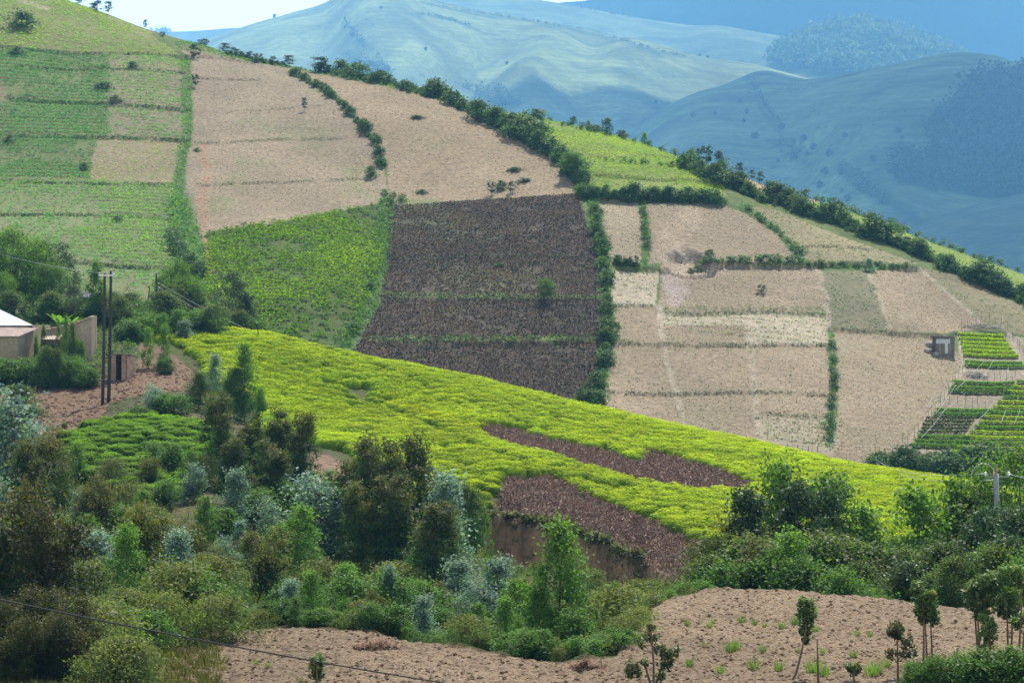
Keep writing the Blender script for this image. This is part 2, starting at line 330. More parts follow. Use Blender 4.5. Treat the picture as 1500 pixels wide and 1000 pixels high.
for pl, w, c, a in [
  ([(298,215),(302,260),(296,290),(300,330),(302,370),(308,400)], 7, SCAR, .9), ([(284,120),(300,160),(312,190),(300,215)], 3, (.2,.15,.1), .6),
  ([(272,120),(276,190),(266,225),(258,300)], 9, G1, .9), ([(262,300),(272,360),(290,420)], 26, G1, .9), ([(566,300),(556,380),(540,450),(505,510)], 17, G1, .85),
  ([(250,300),(258,345),(243,372)], 5, SCAR, .7), ([(870,300),(884,380),(890,480),(880,570),(862,592)], 12, G1, .95), ([(940,300),(948,340),(944,384)], 7, (.08,.15,.03), .95),
  ([(1085,302),(1140,340),(1180,386)], 6, G1, .8), ([(1216,490),(1222,570),(1216,650)], 7, G1, .85), ([(965,447),(975,520),(1002,625)], 5, PATH, .9),
  ([(1092,460),(1100,520),(1114,660)], 6, PATH, .9), ([(1198,395),(1212,440),(1214,480)], 5, PATH, .8), ([(1272,396),(1290,440),(1302,484)], 4, PATH, .7),
  ([(1346,393),(1400,440),(1450,482)], 3, PATH, .9), ([(1410,500),(1412,540),(1370,600),(1300,680)], 5, PATH, 1), ([(1480,490),(1495,530),(1500,545)], 5, PATH, 1),
  ([(1500,560),(1440,620),(1385,680)], 4, PATH, .8), ([(840,262),(845,285)], 6, (.33,.2,.12), .9),
  ([(985,405),(990,430)], 22, (.36,.29,.26), .7), ([(1010,320),(985,345),(975,370)], 22, (.33,.26,.18), .6), ([(550,432),(880,436)], 5, (.15,.18,.07), .8),
  ([(600,320),(700,340)], 30, (.12,.13,.06), .4), ([(650,410),(800,420)], 26, (.14,.14,.065), .55), ([(545,497),(880,496)], 4, (.17,.23,.06), .9), ([(570,300),(640,300)], 9, (.16,.2,.08), .6),
  ([(262,66),(400,90),(470,104),(640,138)], 8, (.13,.16,.06), .8), ([(160,20),(215,45)], 12, (.25,.19,.14), .9), ([(30,0),(70,12)], 4, PATH, .8), ([(0,120),(10,200)], 14, BROWN, .7),
  ([(20,160),(12,190)], 5, (.05,.12,.04), .8), ([(1215,665),(1230,630)], 6, PATH, .7)]:
    flush(pl, w, c, a)
flush([(1275,505),(1380,560),(1330,640)], 60, (.24,.20,.12), .35)
hh = HOLLOW[mH]&(d2w[mH] < 1.02); colH[hh] = (.31,.24,.18)
colH *= (1+.10*(rng.random(len(px))-.5))[:, None]
# lumps of turned earth and grass tussocks
amp = np.where(soil, .10, .07); amp = np.where(plotid == NAMES.index('dark'), .16, amp); amp[Yh > 460] = 0
amp = np.where(np.abs(px-750) > 830, amp*.4, amp)
ZH = ZG[mH]; rowsy = np.sin(Yh*2*math.pi/1.3+fbm(Xh*.15, Yh*.15, 2, 60)*10)*.03
ZGs = ZG.copy(); ZG[mH] = ZH+(rng.random(len(px))-.5)*amp*1.5+np.where(soil, rowsy, 0)
col = np.zeros(ZG.shape+(3,)); col[mH] = colH
PLOT = np.full(ZG.shape, -1); PLOT[mH] = plotid
# near and middle ground
mN = ~mH; px = PXG[mN]; py = PYG[mN]; Xn = XG[mN]; Yn = RDD[mN]
c = np.tile(np.array((.11,.08,.045)), (len(px), 1)); g = fbm(Xn*.25, Yn*.25, 4, 70); gk = np.clip(.55+g*3, 0, 1)[:, None]
c = c*(1-gk)+np.array((.05,.075,.02))*gk
f = FIELD[mN]
soilc = np.array((.235,.17,.106))*(1+.5*fbm(Xn*.12, Yn*.12, 4, 71))[:, None]; c[f] = soilc[f]
pink = inpoly(px, py, [(-400,575),(0,548),(60,560),(140,555),(215,545),(230,570),(160,590),(140,640),(60,640),(30,600),(-400,620)])&(Yn > 150)&(Yn < 200)
pink |= inpoly(px, py, [(205,500),(235,495),(300,530),(290,570),(215,575),(200,540)])&(Yn > 150)
c[pink] = np.array((.155,.098,.06))
for q, cc in (([(95,770),(170,770),(165,830),(95,840)], (.25,.155,.095)), ([(300,740),(345,735),(420,790),(520,830),(540,880),(430,880),(380,800)], (.22,.14,.085)), ([(455,660),(500,680),(520,720),(450,700)], (.2,.13,.085)), ([(270,690),(320,700),(310,740),(270,730)], (.22,.13,.085)), ([(600,860),(640,870),(640,900),(600,900)], (.22,.2,.07))):
    k = inpoly(px+g*30, py, q)&(Yn > 95)&(Yn < 160); c[k] = cc
TEA = [(215,495),(262,480),(300,470),(2000,470),(2000,900),(1340,800),(1200,800),(1100,800),(1040,800),(960,765),(850,725),(760,700),(735,700),(715,745),(690,755),(640,735),(560,730),(470,650),(375,640),(385,600),(300,560),(262,525)]
BR1 = [(700,622),(760,636),(820,650),(890,665),(935,680),(940,660),(1000,675),(1060,695),(1105,712),(1090,726),(1020,724),(960,718),(900,702),(830,680),(760,662),(712,648)]
BR2 = [(742,705),(800,698),(850,722),(900,745),(960,768),(1000,792),(1022,800),(1020,860),(1000,862),(960,840),(945,822),(900,798),(830,774),(740,768),(732,735)]
sp = (Yn > 125)
tea_in = inpoly(px, py, TEA)&sp&(Yn < 222); c[tea_in] = (.07,.08,.022)
for q in (BR1, BR2):
    k = inpoly(px+g*8, py+g*5, q)&sp; c[k] = (.15,.10,.07)
cl = CLIFF[mN]; cn = fbm(Xn*1.2, Yn*0, 3, 80); c[cl] = np.array((.34,.225,.125))*(1+cn[cl]*1.6)[:, None]
c *= (1+.12*(rng.random(len(px))-.5))[:, None]
Zn = ZG[mN]
clod = np.where(f, 1., 0)*((np.abs(fbm(Xn*2.6, Yn*2.6, 3, 90))*.20)+fbm(Xn*6, Yn*6, 2, 91)*.10+np.sin(Yn*2*math.pi/.8+fbm(Xn*.3, Yn*.3, 2, 92)*8)*.018+fbm(Xn*.25, Yn*.25, 3, 97)*.5)
clod += np.where(~f, fbm(Xn*.8, Yn*.8, 4, 95)*.5, 0)*np.where(Yn > 155, .35, 1)
clod += np.where(cl, fbm(Xn*1.6, Yn*3, 4, 96)*1.3+fbm(Xn*5, Yn*5, 3, 99)*.35, 0)+np.where(pink, fbm(Xn*2.2, Yn*2.2, 3, 98)*.22, 0)
ZG[mN] = Zn+clod
col[mN] = c
PYG = project_y(ZG)
def sheet(name, i0, i1, mat, label):
    sub = slice(i0, i1+1); V = np.dstack([XG[sub], RDD[sub], ZG[sub]]).reshape(-1, 3); nr = i1-i0+1; nc = len(UX)
    idx = np.arange(nr*nc).reshape(nr, nc); Fq = np.dstack([idx[:-1, :-1], idx[:-1, 1:], idx[1:, 1:], idx[1:, :-1]]).reshape(-1, 4)
    o = link(name, mesh(name, V, Fq, mat, col[sub].reshape(-1, 3), smooth=True)); return tag(o, label, 'ground', kind='structure')
iA = np.searchsorted(DR, 87); iB = np.searchsorted(DR, 232)
sheet('ploughed_field', 0, iA, M_soil, 'bare ploughed brown field along the bottom of the view')
sheet('slope', iA, iB, M_slope, 'scrubby gully and tea covered spur below the farm compound')
sheet('hillside', iB, len(DR)-1, M_hill, 'long hillside divided into bare and planted plots')
# ------------------------------------------------------------------ far hills
FARS = {}; FS = 2.4
def far_hill(name, label, crest, foot, colr, spurs=(), nx=260, nt=120, namp=10, paint=(), seed=0, back=250, mat=M_far, conv=1.0):
    crest = np.array(crest, float); foot = np.array(foot, float); crest[:, 2] *= FS; foot[:, 2] *= FS; namp *= FS; back *= FS; x0, x1 = crest[0, 0], crest[-1, 0]
    xs = np.linspace(x0, x1, nx); t = np.linspace(0, 1.0, nt)
    yc = np.interp(xs, crest[:, 0], crest[:, 1]); Dc = np.interp(xs, crest[:, 0], crest[:, 2])
    ker = np.hanning(15); ker /= ker.sum(); pad = lambda a: np.convolve(np.pad(a, 7, mode='edge'), ker, 'valid')
    yc = pad(yc); Dc = pad(Dc)
    yf = np.interp(xs, foot[:, 0], foot[:, 1]); Df = np.interp(xs, foot[:, 0], foot[:, 2])
    T, X_ = np.meshgrid(t, xs, indexing='ij'); D = Df+(Dc-Df)*T; zc = pz(yc, Dc); zf = pz(yf, Df)
    Z = zf+(zc-zf)*(np.sin(T*math.pi/2)**conv*.75+T*.25)
    X = (X_-750)/F*D
    env = np.sin(np.clip(T, 0, 1)*math.pi)**.8
    rn = 1-2*np.abs(fbm(X/220/FS+T*1.2, T*2.0+seed, 3, seed)); Z += (rn-.75)*namp*.45*env+fbm(X/60/FS, D/60/FS, 4, seed+3)*namp*.25*(.15+env)
    for _ in range(1):
        PY = YH-Z/D*F
        for pl, wd, h in spurs: Z += h*FS*.6*sstep(0, 1, near_line(X_, PY, pl, wd*1.5))*env
    # back slope
    tb = np.linspace(0, 1, 8)[1:]; Db = D[-1]+back*tb[:, None]; Zb = Z[-1]-(tb[:, None]**1.6)*back*.55-tb[:, None]*2; Xb = (xs-750)/F*Db
    V = np.concatenate([np.dstack([X, D, Z]), np.dstack([Xb, Db, Zb])]); nr = V.shape[0]
    PY = YH-V[..., 2]/V[..., 1]*F; PX = np.tile(xs, (nr, 1))
    c = np.tile(np.array(colr), (nr, nx, 1)); g_ = fbm(V[..., 0]/70, V[..., 1]/70, 6, seed+9); c *= (1+g_*1.3)[..., None]; pt_ = sstep(.02, .10, fbm(V[..., 0]/110, V[..., 1]/160, 3, seed+31))[..., None]; c = c*(1-.28*pt_)
    st = np.sin(V[..., 2]*.7+fbm(V[..., 0]/120, V[..., 1]/120, 3, seed+2)*8); c *= (1+.11*st)[..., None]
    for kind, geo, wd, cc, a in paint:
        k = (near_line(PX+g_*25, PY+g_*12, geo, wd)*2).clip(0, 1) if kind == 'l' else inpoly(PX+g_*40, PY+g_*25, geo).astype(float)
        k = (k*a)[..., None]; c = c*(1-k)+np.array(cc)*k
    idx = np.arange(nr*nx).reshape(nr, nx); Fq = np.dstack([idx[:-1, :-1], idx[:-1, 1:], idx[1:, 1:], idx[1:, :-1]]).reshape(-1, 4)
    o = link(name, mesh(name, V.reshape(-1, 3), Fq, mat, c.reshape(-1, 3), smooth=True)); tag(o, label, 'hill', kind='structure')
    FARS[name] = (xs, V, YH-V[:nt, :, 2]/V[:nt, :, 1]*F, nt); return o
def far_place(name, x, y):
    xs, V, PY, nt_ = FARS[name]; j = int(np.clip(np.searchsorted(xs, x), 0, len(xs)-1)); colm = PY[:, j]; i = np.where(colm <= y)[0]
    i = i[0] if len(i) else int(np.argmin(colm)); return Vector(V[i, j])
DG = (.022,.045,.022); LG = (.16,.20,.07)
far_hill('near_valley_hill', 'low green hill rising at the far end of the valley', [(1180,420,900),(1300,345,900),(1340,330,900),(1400,308,905),(1450,294,910),(1500,284,915),(1600,265,930),(1900,240,960)], [(1180,520,640),(1500,520,620),(1900,560,600)], (.08,.12,.05), namp=6, nx=180, nt=90, seed=3)
far_hill('shaded_hill', 'broad grassy hill with tree patches across the valley', [(700,300,1500),(860,215,1500),(960,165,1500),(1060,125,1500),(1115,100,1510),(1180,118,1500),(1220,112,1490),(1300,102,1480),(1400,91,1480),(1470,96,1500),(1540,106,1510),(1900,160,1550)],
   [(700,520,900),(1000,470,850),(1300,430,820),(1900,470,800)], (.12,.18,.07), namp=22, seed=11,
   spurs=[([(1110,105),(1120,200),(1180,330)], 60, -12), ([(1000,150),(1010,260)], 90, 10), ([(1420,95),(1300,200),(1260,330)], 110, 16)],
   paint=[('p', [(1420,120),(1470,105),(1560,110),(1900,160),(1900,330),(1500,300),(1440,290),(1370,280),(1310,265),(1300,245),(1370,240),(1365,205),(1385,170)], 0, DG, .9),
          ('l', [(1095,115),(1120,170),(1145,195)], 5, DG, .6), ('l', [(1230,245),(1270,275),(1330,310)], 13, DG, .8), ('p', [(1120,205),(1160,200),(1200,250),(1160,240)], 0, DG, .5), ('l', [(1160,172),(1270,162),(1350,168)], 2, DG, .5), ('l', [(1180,205),(1270,205)], 1.5, DG, .5)])
far_hill('lit_hill', 'large sunlit grassy hill behind the ridge', [(180,90,1950),(260,75,1950),(300,60,1950),(350,42,1950),(420,22,1960),(480,4,1980),(560,-26,2000),(600,-22,2000),(640,4,1990),(700,16,1970),(780,30,1950),(870,46,1930),(960,74,1900),(1040,86,1880),(1100,93,1860),(1200,120,1850),(1400,180,1800)],
   [(180,330,1150),(600,420,1080),(1000,420,1080),(1400,420,1080)], LG, namp=30, seed=23, nx=320, nt=150,
   spurs=[([(860,48),(780,55),(700,100),(640,170)], 45, -24), ([(800,60),(770,120),(780,190)], 60, 26), ([(520,5),(560,90),(600,160)], 70, 18), ([(480,20),(470,90),(540,150)], 40, -16), ([(950,80),(900,130),(930,190)], 60, 16)],
   paint=[('p', [(560,150),(690,170),(760,215),(640,230),(480,200)], 0, (.06,.10,.05), .6), ('l', [(340,95),(370,85)], 4, DG, .6), ('l', [(500,30),(520,60),(550,75)], 3, DG, .5), ('l', [(595,20),(660,28),(700,45)], 3, DG, .5), ('l', [(620,5),(700,22),(780,33),(870,50),(960,76),(1000,82)], 3, DG, .6), ('l', [(730,90),(660,130),(620,160)], 5, (.09,.13,.06), .6), ('p', [(480,75),(620,110),(700,140),(560,160),(440,100)], 0, (.14,.2,.085), .6)])
far_hill('distant_ridge', 'pale far ridge along the skyline', [(100,60,2900),(220,47,2900),(280,46,2900),(340,41,2900),(400,42,2900),(700,30,2900)], [(100,200,2200),(700,200,2200)], (.09,.12,.055), namp=15, nx=160, nt=40, seed=41)
far_hill('lit_ridge', 'sunlit grass ridge behind the large hill', [(380,75,2700),(440,50,2700),(500,20,2700),(560,-10,2700),(640,-10,2700),(760,-5,2700),(850,10,2700),(940,28,2700),(1040,42,2700),(1120,50,2700),(1200,60,2680),(1400,110,2600)], [(380,260,1980),(1400,260,1980)], (.12,.155,.065), namp=22, seed=51,
   spurs=[([(1050,50),(1080,75),(1110,95)], 40, 20)])
far_hill('wooded_knoll', 'wooded knoll between the grass hills', [(1040,130,2250),(1120,88,2250),(1170,58,2250),(1210,44,2250),(1250,38,2250),(1300,44,2250),(1350,62,2250),(1420,88,2250),(1500,110,2250),(1700,150,2250)], [(1040,240,1800),(1700,300,1800)], (.09,.12,.055), namp=34, seed=61)
far_hill('blue_mountain', 'high forested mountain closing the view', [(500,40,3500),(700,12,3500),(790,7,3500),(830,5,3500),(880,1,3500),(905,-12,3480),(940,-40,3450),(1000,-60,3450),(1100,-80,3400),(1300,-90,3400),(1600,-80,3400),(2100,-80,3400)], [(500,300,2750),(1300,330,2750),(2100,330,2750)], (.02,.04,.02), namp=90, seed=71, back=200,
   spurs=[([(1200,-100),(1350,30),(1480,90)], 120, 60)])
# broad cloud high above, out of view, that shades the far hill
def cloud(name, c0, rad, seed):
    n, k = 64, 36; th = np.linspace(0, 2*math.pi, n, endpoint=False); ph = np.linspace(-math.pi/2, math.pi/2, k); TH, PH = np.meshgrid(th, ph)
    d_ = np.dstack([np.cos(TH)*np.cos(PH), np.sin(TH)*np.cos(PH), np.sin(PH)]); r = 1+.55*fbm(d_[..., 0]*2+9, d_[..., 1]*2+d_[..., 2]*1.3+9, 4, seed)
    V = d_*r[..., None]*np.array(rad)+np.array(c0); idx = np.arange(n*k).reshape(k, n); nx_ = np.roll(idx, -1, 1)
    Fq = np.dstack([idx[:-1], nx_[:-1], nx_[1:], idx[1:]]).reshape(-1, 4)
    o = link(name, mesh(name, V.reshape(-1, 3), Fq, M_cloud, np.full((n*k, 3), .9), smooth=True)); return tag(o, 'unseen cloud placed to shade the far hills', 'cloud', kind='structure')
M_cloud = solid_mat('cloud_vapour', rough=1, spec=0, fine=.02, amp=.02, bump=5)
H = 3400
def over(x, y, D, h): p = Vector(((x-750)/F*D, D, pz(y, D))); return p+S*(h/S.z)
for (x, y, D, r, s) in ((1330,200,2860,(570,740,170),1), (1450,330,2100,(320,430,90),4), (1450,30,7600,(1600,1200,270),3)):
    cloud('cloud', over(x, y, D, H), r, s)
# air
bpy_b = MB(); bpy_b.box((0, 4620, 300), (10000, 9500, 1200), (1, 1, 1))
m, t, o = new_mat('haze_air'); pv = t.nodes.new('ShaderNodeVolumePrincipled'); pv.inputs['Color'].default_value = (.20, .50, .84, 1)
pv.inputs['Density'].default_value = 1.5e-4; pv.inputs['Anisotropy'].default_value = .15; t.links.new(pv.outputs[0], o.inputs['Volume'])
ZMIN = -160
hz = bpy_b.build('haze', m); tag(hz, 'pale blue haze filling the valley air', 'haze', kind='stuff')
# ------------------------------------------------------------------ foliage
def unit(v): return v/(np.linalg.norm(v, axis=-1, keepdims=True)+1e-9)
def leafquads(Cn, length, width, colr, R, up=.35, droop=0.):
    """Rhombic leaves at centres Cn; up pulls the faces level, droop hangs the long axis."""
    n = len(Cn); nrm = R.normal(size=(n, 3)); nrm[:, 2] = np.abs(nrm[:, 2])+up*2; nrm = unit(nrm)
    ax = R.normal(size=(n, 3)); ax[:, 2] -= droop*2.2; ax = unit(ax-(ax*nrm).sum(1)[:, None]*nrm*(1-min(droop, .7))); bx = unit(np.cross(nrm, ax))
    l = (length*(.65+.7*R.random(n)))[:, None]/2; w_ = (width*(.7+.6*R.random(n)))[:, None]/2
    V = np.stack([Cn-ax*l, Cn+bx*w_-ax*l*.1, Cn+ax*l, Cn-bx*w_-ax*l*.1], 1).reshape(-1, 3)
    return V, np.arange(4*n).reshape(n, 4), np.repeat(colr, 4, axis=0)
class FB:
    def __init__(s): s.V = []; s.F = []; s.C = []; s.n = 0
    def add(s, t): V, Fq, c = t; s.V.append(V); s.F.append(Fq+s.n); s.C.append(c); s.n += len(V)
    def me(s, name, mat): return mesh(name, np.vstack(s.V), np.vstack(s.F), mat, np.vstack(s.C))
PROF = {
 'round': lambda t: np.sqrt(np.clip(1-(2*t-1)**2, 0, 1)),
 'cone':  lambda t: np.clip(1-t, 0, 1)**.75*np.clip(t*6+.35, 0, 1),
 'ovoid': lambda t: np.clip(1-t, 0, 1)**.55*np.clip(t*3+.25, 0, 1)**.7,
 'dome':  lambda t: np.clip(1-t**2.2, 0, 1)**.5,
 'column':lambda t: np.clip(1-t**4, 0, 1)**.5*np.clip(t*5+.5, 0, 1),
 'umbrella':lambda t: np.clip(1-t, 0, 1)**.4*np.clip(t*2.2+.1, 0, 1)}
def crown(seed, z0, z1, R0, prof, ncl, nleaf, cr, ll, lw, c_in, c_out, c_tip=None, tipk=.0, droop=0., up=.35, spires=1, cvar=.45, rho=.45):
    R = np.random.default_rng(seed); f = FB(); pf = PROF[prof]; H_ = z1-z0
    sp = [(0, 0, 1)] if spires == 1 else [(R0*.5*math.cos(k*2.4+seed), R0*.5*math.sin(k*2.4+seed), .62+.38*R.random()) for k in range(spires)]
    cen = []; 
    for k in range(ncl):
        sx, sy, sh = sp[k % len(sp)]; t = R.random()**.9; rr = R0*(1 if spires == 1 else .78 if spires < 3 else .6)*pf(np.array(t))*(rho+(1.06-rho)*R.random()**.5); a = R.random()*6.283
        lump = 1+.4*math.sin(a*3+seed+t*5)
        cen.append((sx+math.cos(a)*rr*lump, sy+math.sin(a)*rr*lump, z0+t*H_*sh, t, rr/R0))
    cen = np.array(cen); per = max(1, nleaf//ncl)
    sz = cr*(.55+.9*R.random(ncl)); ci = np.repeat(np.arange(ncl), per)
    P = cen[ci, :3]+R.normal(size=(len(ci), 3))*sz[ci][:, None]*np.array([1, 1, .62])
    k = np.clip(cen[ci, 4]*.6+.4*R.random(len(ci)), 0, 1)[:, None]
    c = np.array(c_in)*(1-k)+np.array(c_out)*k  # inner leaves coloured darker to deepen the shade inside the crown
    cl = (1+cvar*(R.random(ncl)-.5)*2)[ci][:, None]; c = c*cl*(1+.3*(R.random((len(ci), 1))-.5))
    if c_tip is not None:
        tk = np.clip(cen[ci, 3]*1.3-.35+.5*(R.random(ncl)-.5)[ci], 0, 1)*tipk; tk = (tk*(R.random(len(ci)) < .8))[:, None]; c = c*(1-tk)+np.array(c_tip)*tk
    f.add(leafquads(P, ll, lw, c, R, up, droop)); return f, cen
def trunk(seed, h, r0, cen=None, nb=8, lean=.04, col_=(.16, .12, .085), stems=1, spread=0.):
    R = np.random.default_rng(seed+500); b = MB()
    for s_ in range(stems):
        a = s_*2.4+seed; n = 7; t = np.linspace(0, 1, n); ox, oy = spread*math.cos(a), spread*math.sin(a)
        path = np.c_[ox*t*1.0+ox*.25+np.cumsum(R.normal(size=n))*lean*h*.12, oy*t+oy*.25+np.cumsum(R.normal(size=n))*lean*h*.12, t*h-.15]; path[0, :2] = (ox*.2, oy*.2)
        b.tube(path, r0*(1-.8*t), col_, 6)
        if cen is not None:
            for q in R.choice(len(cen), min(nb, len(cen)), replace=False):
                e = cen[q, :3]; zb = max(min(e[2]-.5, h*.9)*.8, h*.12); i = np.interp(zb, path[:, 2], np.arange(n)); p0_ = path[int(i)]*(1-i % 1)+path[min(int(i)+1, n-1)]*(i % 1)
                m_ = (p0_+e)/2+np.array([0, 0, .12*h*.3]); b.tube([p0_, m_, e], [r0*.35, r0*.22, r0*.08], col_, 4)
    return b
TREES = {}
def tmpl(name, crown_args, mat=None, trunk_args=None):
    f, cen = crown(**crown_args); me = f.me(name, mat or M_leaf); tm = None
    if trunk_args: tm = trunk(crown_args['seed'], cen=cen, **trunk_args).me(name+'_trunk', M_bark, True)
    TREES.setdefault(name, []).append((me, tm, crown_args['z1']))
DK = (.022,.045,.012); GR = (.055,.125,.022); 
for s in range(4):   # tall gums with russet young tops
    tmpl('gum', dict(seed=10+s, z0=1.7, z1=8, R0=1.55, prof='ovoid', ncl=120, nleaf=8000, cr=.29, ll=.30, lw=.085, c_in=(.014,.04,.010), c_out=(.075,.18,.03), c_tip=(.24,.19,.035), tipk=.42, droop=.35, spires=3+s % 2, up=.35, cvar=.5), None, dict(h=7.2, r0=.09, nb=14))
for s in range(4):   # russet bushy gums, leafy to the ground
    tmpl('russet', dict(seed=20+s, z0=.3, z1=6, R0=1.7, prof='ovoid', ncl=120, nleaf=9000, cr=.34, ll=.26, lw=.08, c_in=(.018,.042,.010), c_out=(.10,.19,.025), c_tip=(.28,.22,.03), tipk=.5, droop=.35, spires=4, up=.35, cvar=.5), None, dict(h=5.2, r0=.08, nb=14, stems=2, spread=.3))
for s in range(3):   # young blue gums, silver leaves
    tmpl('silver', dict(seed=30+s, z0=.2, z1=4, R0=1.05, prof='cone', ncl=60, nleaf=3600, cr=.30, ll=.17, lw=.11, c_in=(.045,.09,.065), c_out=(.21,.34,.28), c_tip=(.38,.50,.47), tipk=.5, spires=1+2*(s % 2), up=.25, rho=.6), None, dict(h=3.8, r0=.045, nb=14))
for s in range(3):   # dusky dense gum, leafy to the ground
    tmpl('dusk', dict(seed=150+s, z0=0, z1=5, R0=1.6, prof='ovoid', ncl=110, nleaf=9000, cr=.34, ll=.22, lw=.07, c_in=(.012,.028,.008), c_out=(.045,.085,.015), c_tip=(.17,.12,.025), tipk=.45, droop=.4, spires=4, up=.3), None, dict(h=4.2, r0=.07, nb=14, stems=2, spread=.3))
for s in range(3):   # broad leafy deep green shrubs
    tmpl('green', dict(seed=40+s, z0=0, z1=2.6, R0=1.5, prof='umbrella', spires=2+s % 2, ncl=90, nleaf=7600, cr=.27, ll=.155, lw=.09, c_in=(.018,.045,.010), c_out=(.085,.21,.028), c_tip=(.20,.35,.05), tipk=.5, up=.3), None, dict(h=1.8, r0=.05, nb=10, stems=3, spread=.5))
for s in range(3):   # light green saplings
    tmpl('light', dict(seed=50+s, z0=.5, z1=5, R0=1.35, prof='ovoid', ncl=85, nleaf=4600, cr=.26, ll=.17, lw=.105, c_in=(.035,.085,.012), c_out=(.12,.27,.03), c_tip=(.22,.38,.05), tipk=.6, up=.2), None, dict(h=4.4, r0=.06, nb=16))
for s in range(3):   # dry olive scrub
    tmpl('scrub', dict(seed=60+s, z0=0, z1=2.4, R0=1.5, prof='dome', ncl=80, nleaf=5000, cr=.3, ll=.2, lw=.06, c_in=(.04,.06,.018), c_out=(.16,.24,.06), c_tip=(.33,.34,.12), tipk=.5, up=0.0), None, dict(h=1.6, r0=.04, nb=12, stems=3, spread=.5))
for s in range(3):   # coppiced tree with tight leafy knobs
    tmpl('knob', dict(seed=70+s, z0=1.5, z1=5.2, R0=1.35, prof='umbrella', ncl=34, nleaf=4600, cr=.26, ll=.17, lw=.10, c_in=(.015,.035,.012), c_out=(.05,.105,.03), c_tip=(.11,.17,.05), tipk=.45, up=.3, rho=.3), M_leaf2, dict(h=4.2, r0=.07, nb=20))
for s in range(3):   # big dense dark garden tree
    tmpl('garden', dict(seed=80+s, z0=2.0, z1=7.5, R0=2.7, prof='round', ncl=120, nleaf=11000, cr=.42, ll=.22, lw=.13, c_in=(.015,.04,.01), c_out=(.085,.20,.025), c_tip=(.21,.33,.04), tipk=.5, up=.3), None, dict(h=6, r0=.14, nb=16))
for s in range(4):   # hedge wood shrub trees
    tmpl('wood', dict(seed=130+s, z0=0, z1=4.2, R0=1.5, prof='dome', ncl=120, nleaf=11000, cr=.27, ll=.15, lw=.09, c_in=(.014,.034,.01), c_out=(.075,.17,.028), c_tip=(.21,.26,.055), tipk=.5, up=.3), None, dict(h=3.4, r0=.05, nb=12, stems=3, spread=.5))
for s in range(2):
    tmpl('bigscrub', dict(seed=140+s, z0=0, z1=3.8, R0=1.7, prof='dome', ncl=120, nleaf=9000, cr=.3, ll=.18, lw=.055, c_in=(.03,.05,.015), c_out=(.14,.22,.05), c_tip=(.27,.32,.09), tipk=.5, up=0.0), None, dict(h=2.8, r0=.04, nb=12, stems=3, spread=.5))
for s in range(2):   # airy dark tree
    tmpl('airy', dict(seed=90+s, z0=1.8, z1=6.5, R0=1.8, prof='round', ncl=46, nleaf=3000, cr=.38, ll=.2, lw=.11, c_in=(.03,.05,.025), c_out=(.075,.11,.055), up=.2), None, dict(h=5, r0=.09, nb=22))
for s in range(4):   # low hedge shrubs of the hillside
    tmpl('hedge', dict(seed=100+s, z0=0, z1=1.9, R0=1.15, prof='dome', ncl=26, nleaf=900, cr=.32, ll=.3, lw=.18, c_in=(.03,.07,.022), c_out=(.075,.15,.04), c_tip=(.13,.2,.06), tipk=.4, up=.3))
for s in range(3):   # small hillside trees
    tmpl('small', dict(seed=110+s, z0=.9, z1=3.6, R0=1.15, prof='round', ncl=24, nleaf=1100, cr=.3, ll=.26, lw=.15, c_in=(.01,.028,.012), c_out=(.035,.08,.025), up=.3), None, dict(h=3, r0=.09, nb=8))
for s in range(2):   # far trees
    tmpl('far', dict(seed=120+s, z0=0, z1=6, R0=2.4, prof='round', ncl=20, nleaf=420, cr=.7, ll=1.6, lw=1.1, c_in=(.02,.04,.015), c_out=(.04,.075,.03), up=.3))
KIND = {'gum':'eucalyptus_tree','russet':'eucalyptus_tree','silver':'silver_gum_sapling','green':'leafy_shrub','light':'green_sapling','scrub':'olive_shrub','knob':'coppiced_tree','garden':'garden_tree','airy':'airy_tree','hedge':'hedge_shrub','small':'small_tree','dusk':'eucalyptus_tree','wood':'leafy_shrub','bigscrub':'olive_shrub','far':'far_tree'}
_r = random.Random(3)
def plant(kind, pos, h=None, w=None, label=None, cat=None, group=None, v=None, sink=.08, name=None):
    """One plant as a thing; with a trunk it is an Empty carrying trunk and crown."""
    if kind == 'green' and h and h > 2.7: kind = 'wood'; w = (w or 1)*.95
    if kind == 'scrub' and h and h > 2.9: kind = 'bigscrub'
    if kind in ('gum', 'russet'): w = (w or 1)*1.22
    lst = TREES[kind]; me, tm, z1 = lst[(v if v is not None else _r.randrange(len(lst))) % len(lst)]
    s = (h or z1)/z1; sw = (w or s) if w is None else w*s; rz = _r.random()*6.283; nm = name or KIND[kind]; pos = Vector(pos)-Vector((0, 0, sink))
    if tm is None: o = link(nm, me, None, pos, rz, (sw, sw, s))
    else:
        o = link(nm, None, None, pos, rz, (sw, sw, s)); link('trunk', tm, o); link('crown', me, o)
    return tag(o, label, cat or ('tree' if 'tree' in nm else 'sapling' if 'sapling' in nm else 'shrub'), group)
def P(kind, x, y, lo, hi, hpx, label, group=None, w=1.0, **k):
    """Plant standing where the land shows at (x, y); hpx is its height in the photograph, turned into metres."""
    p = place(x, y, lo, hi); return plant(kind, p, hpx/F*p.y, w, label, group=group, **k)
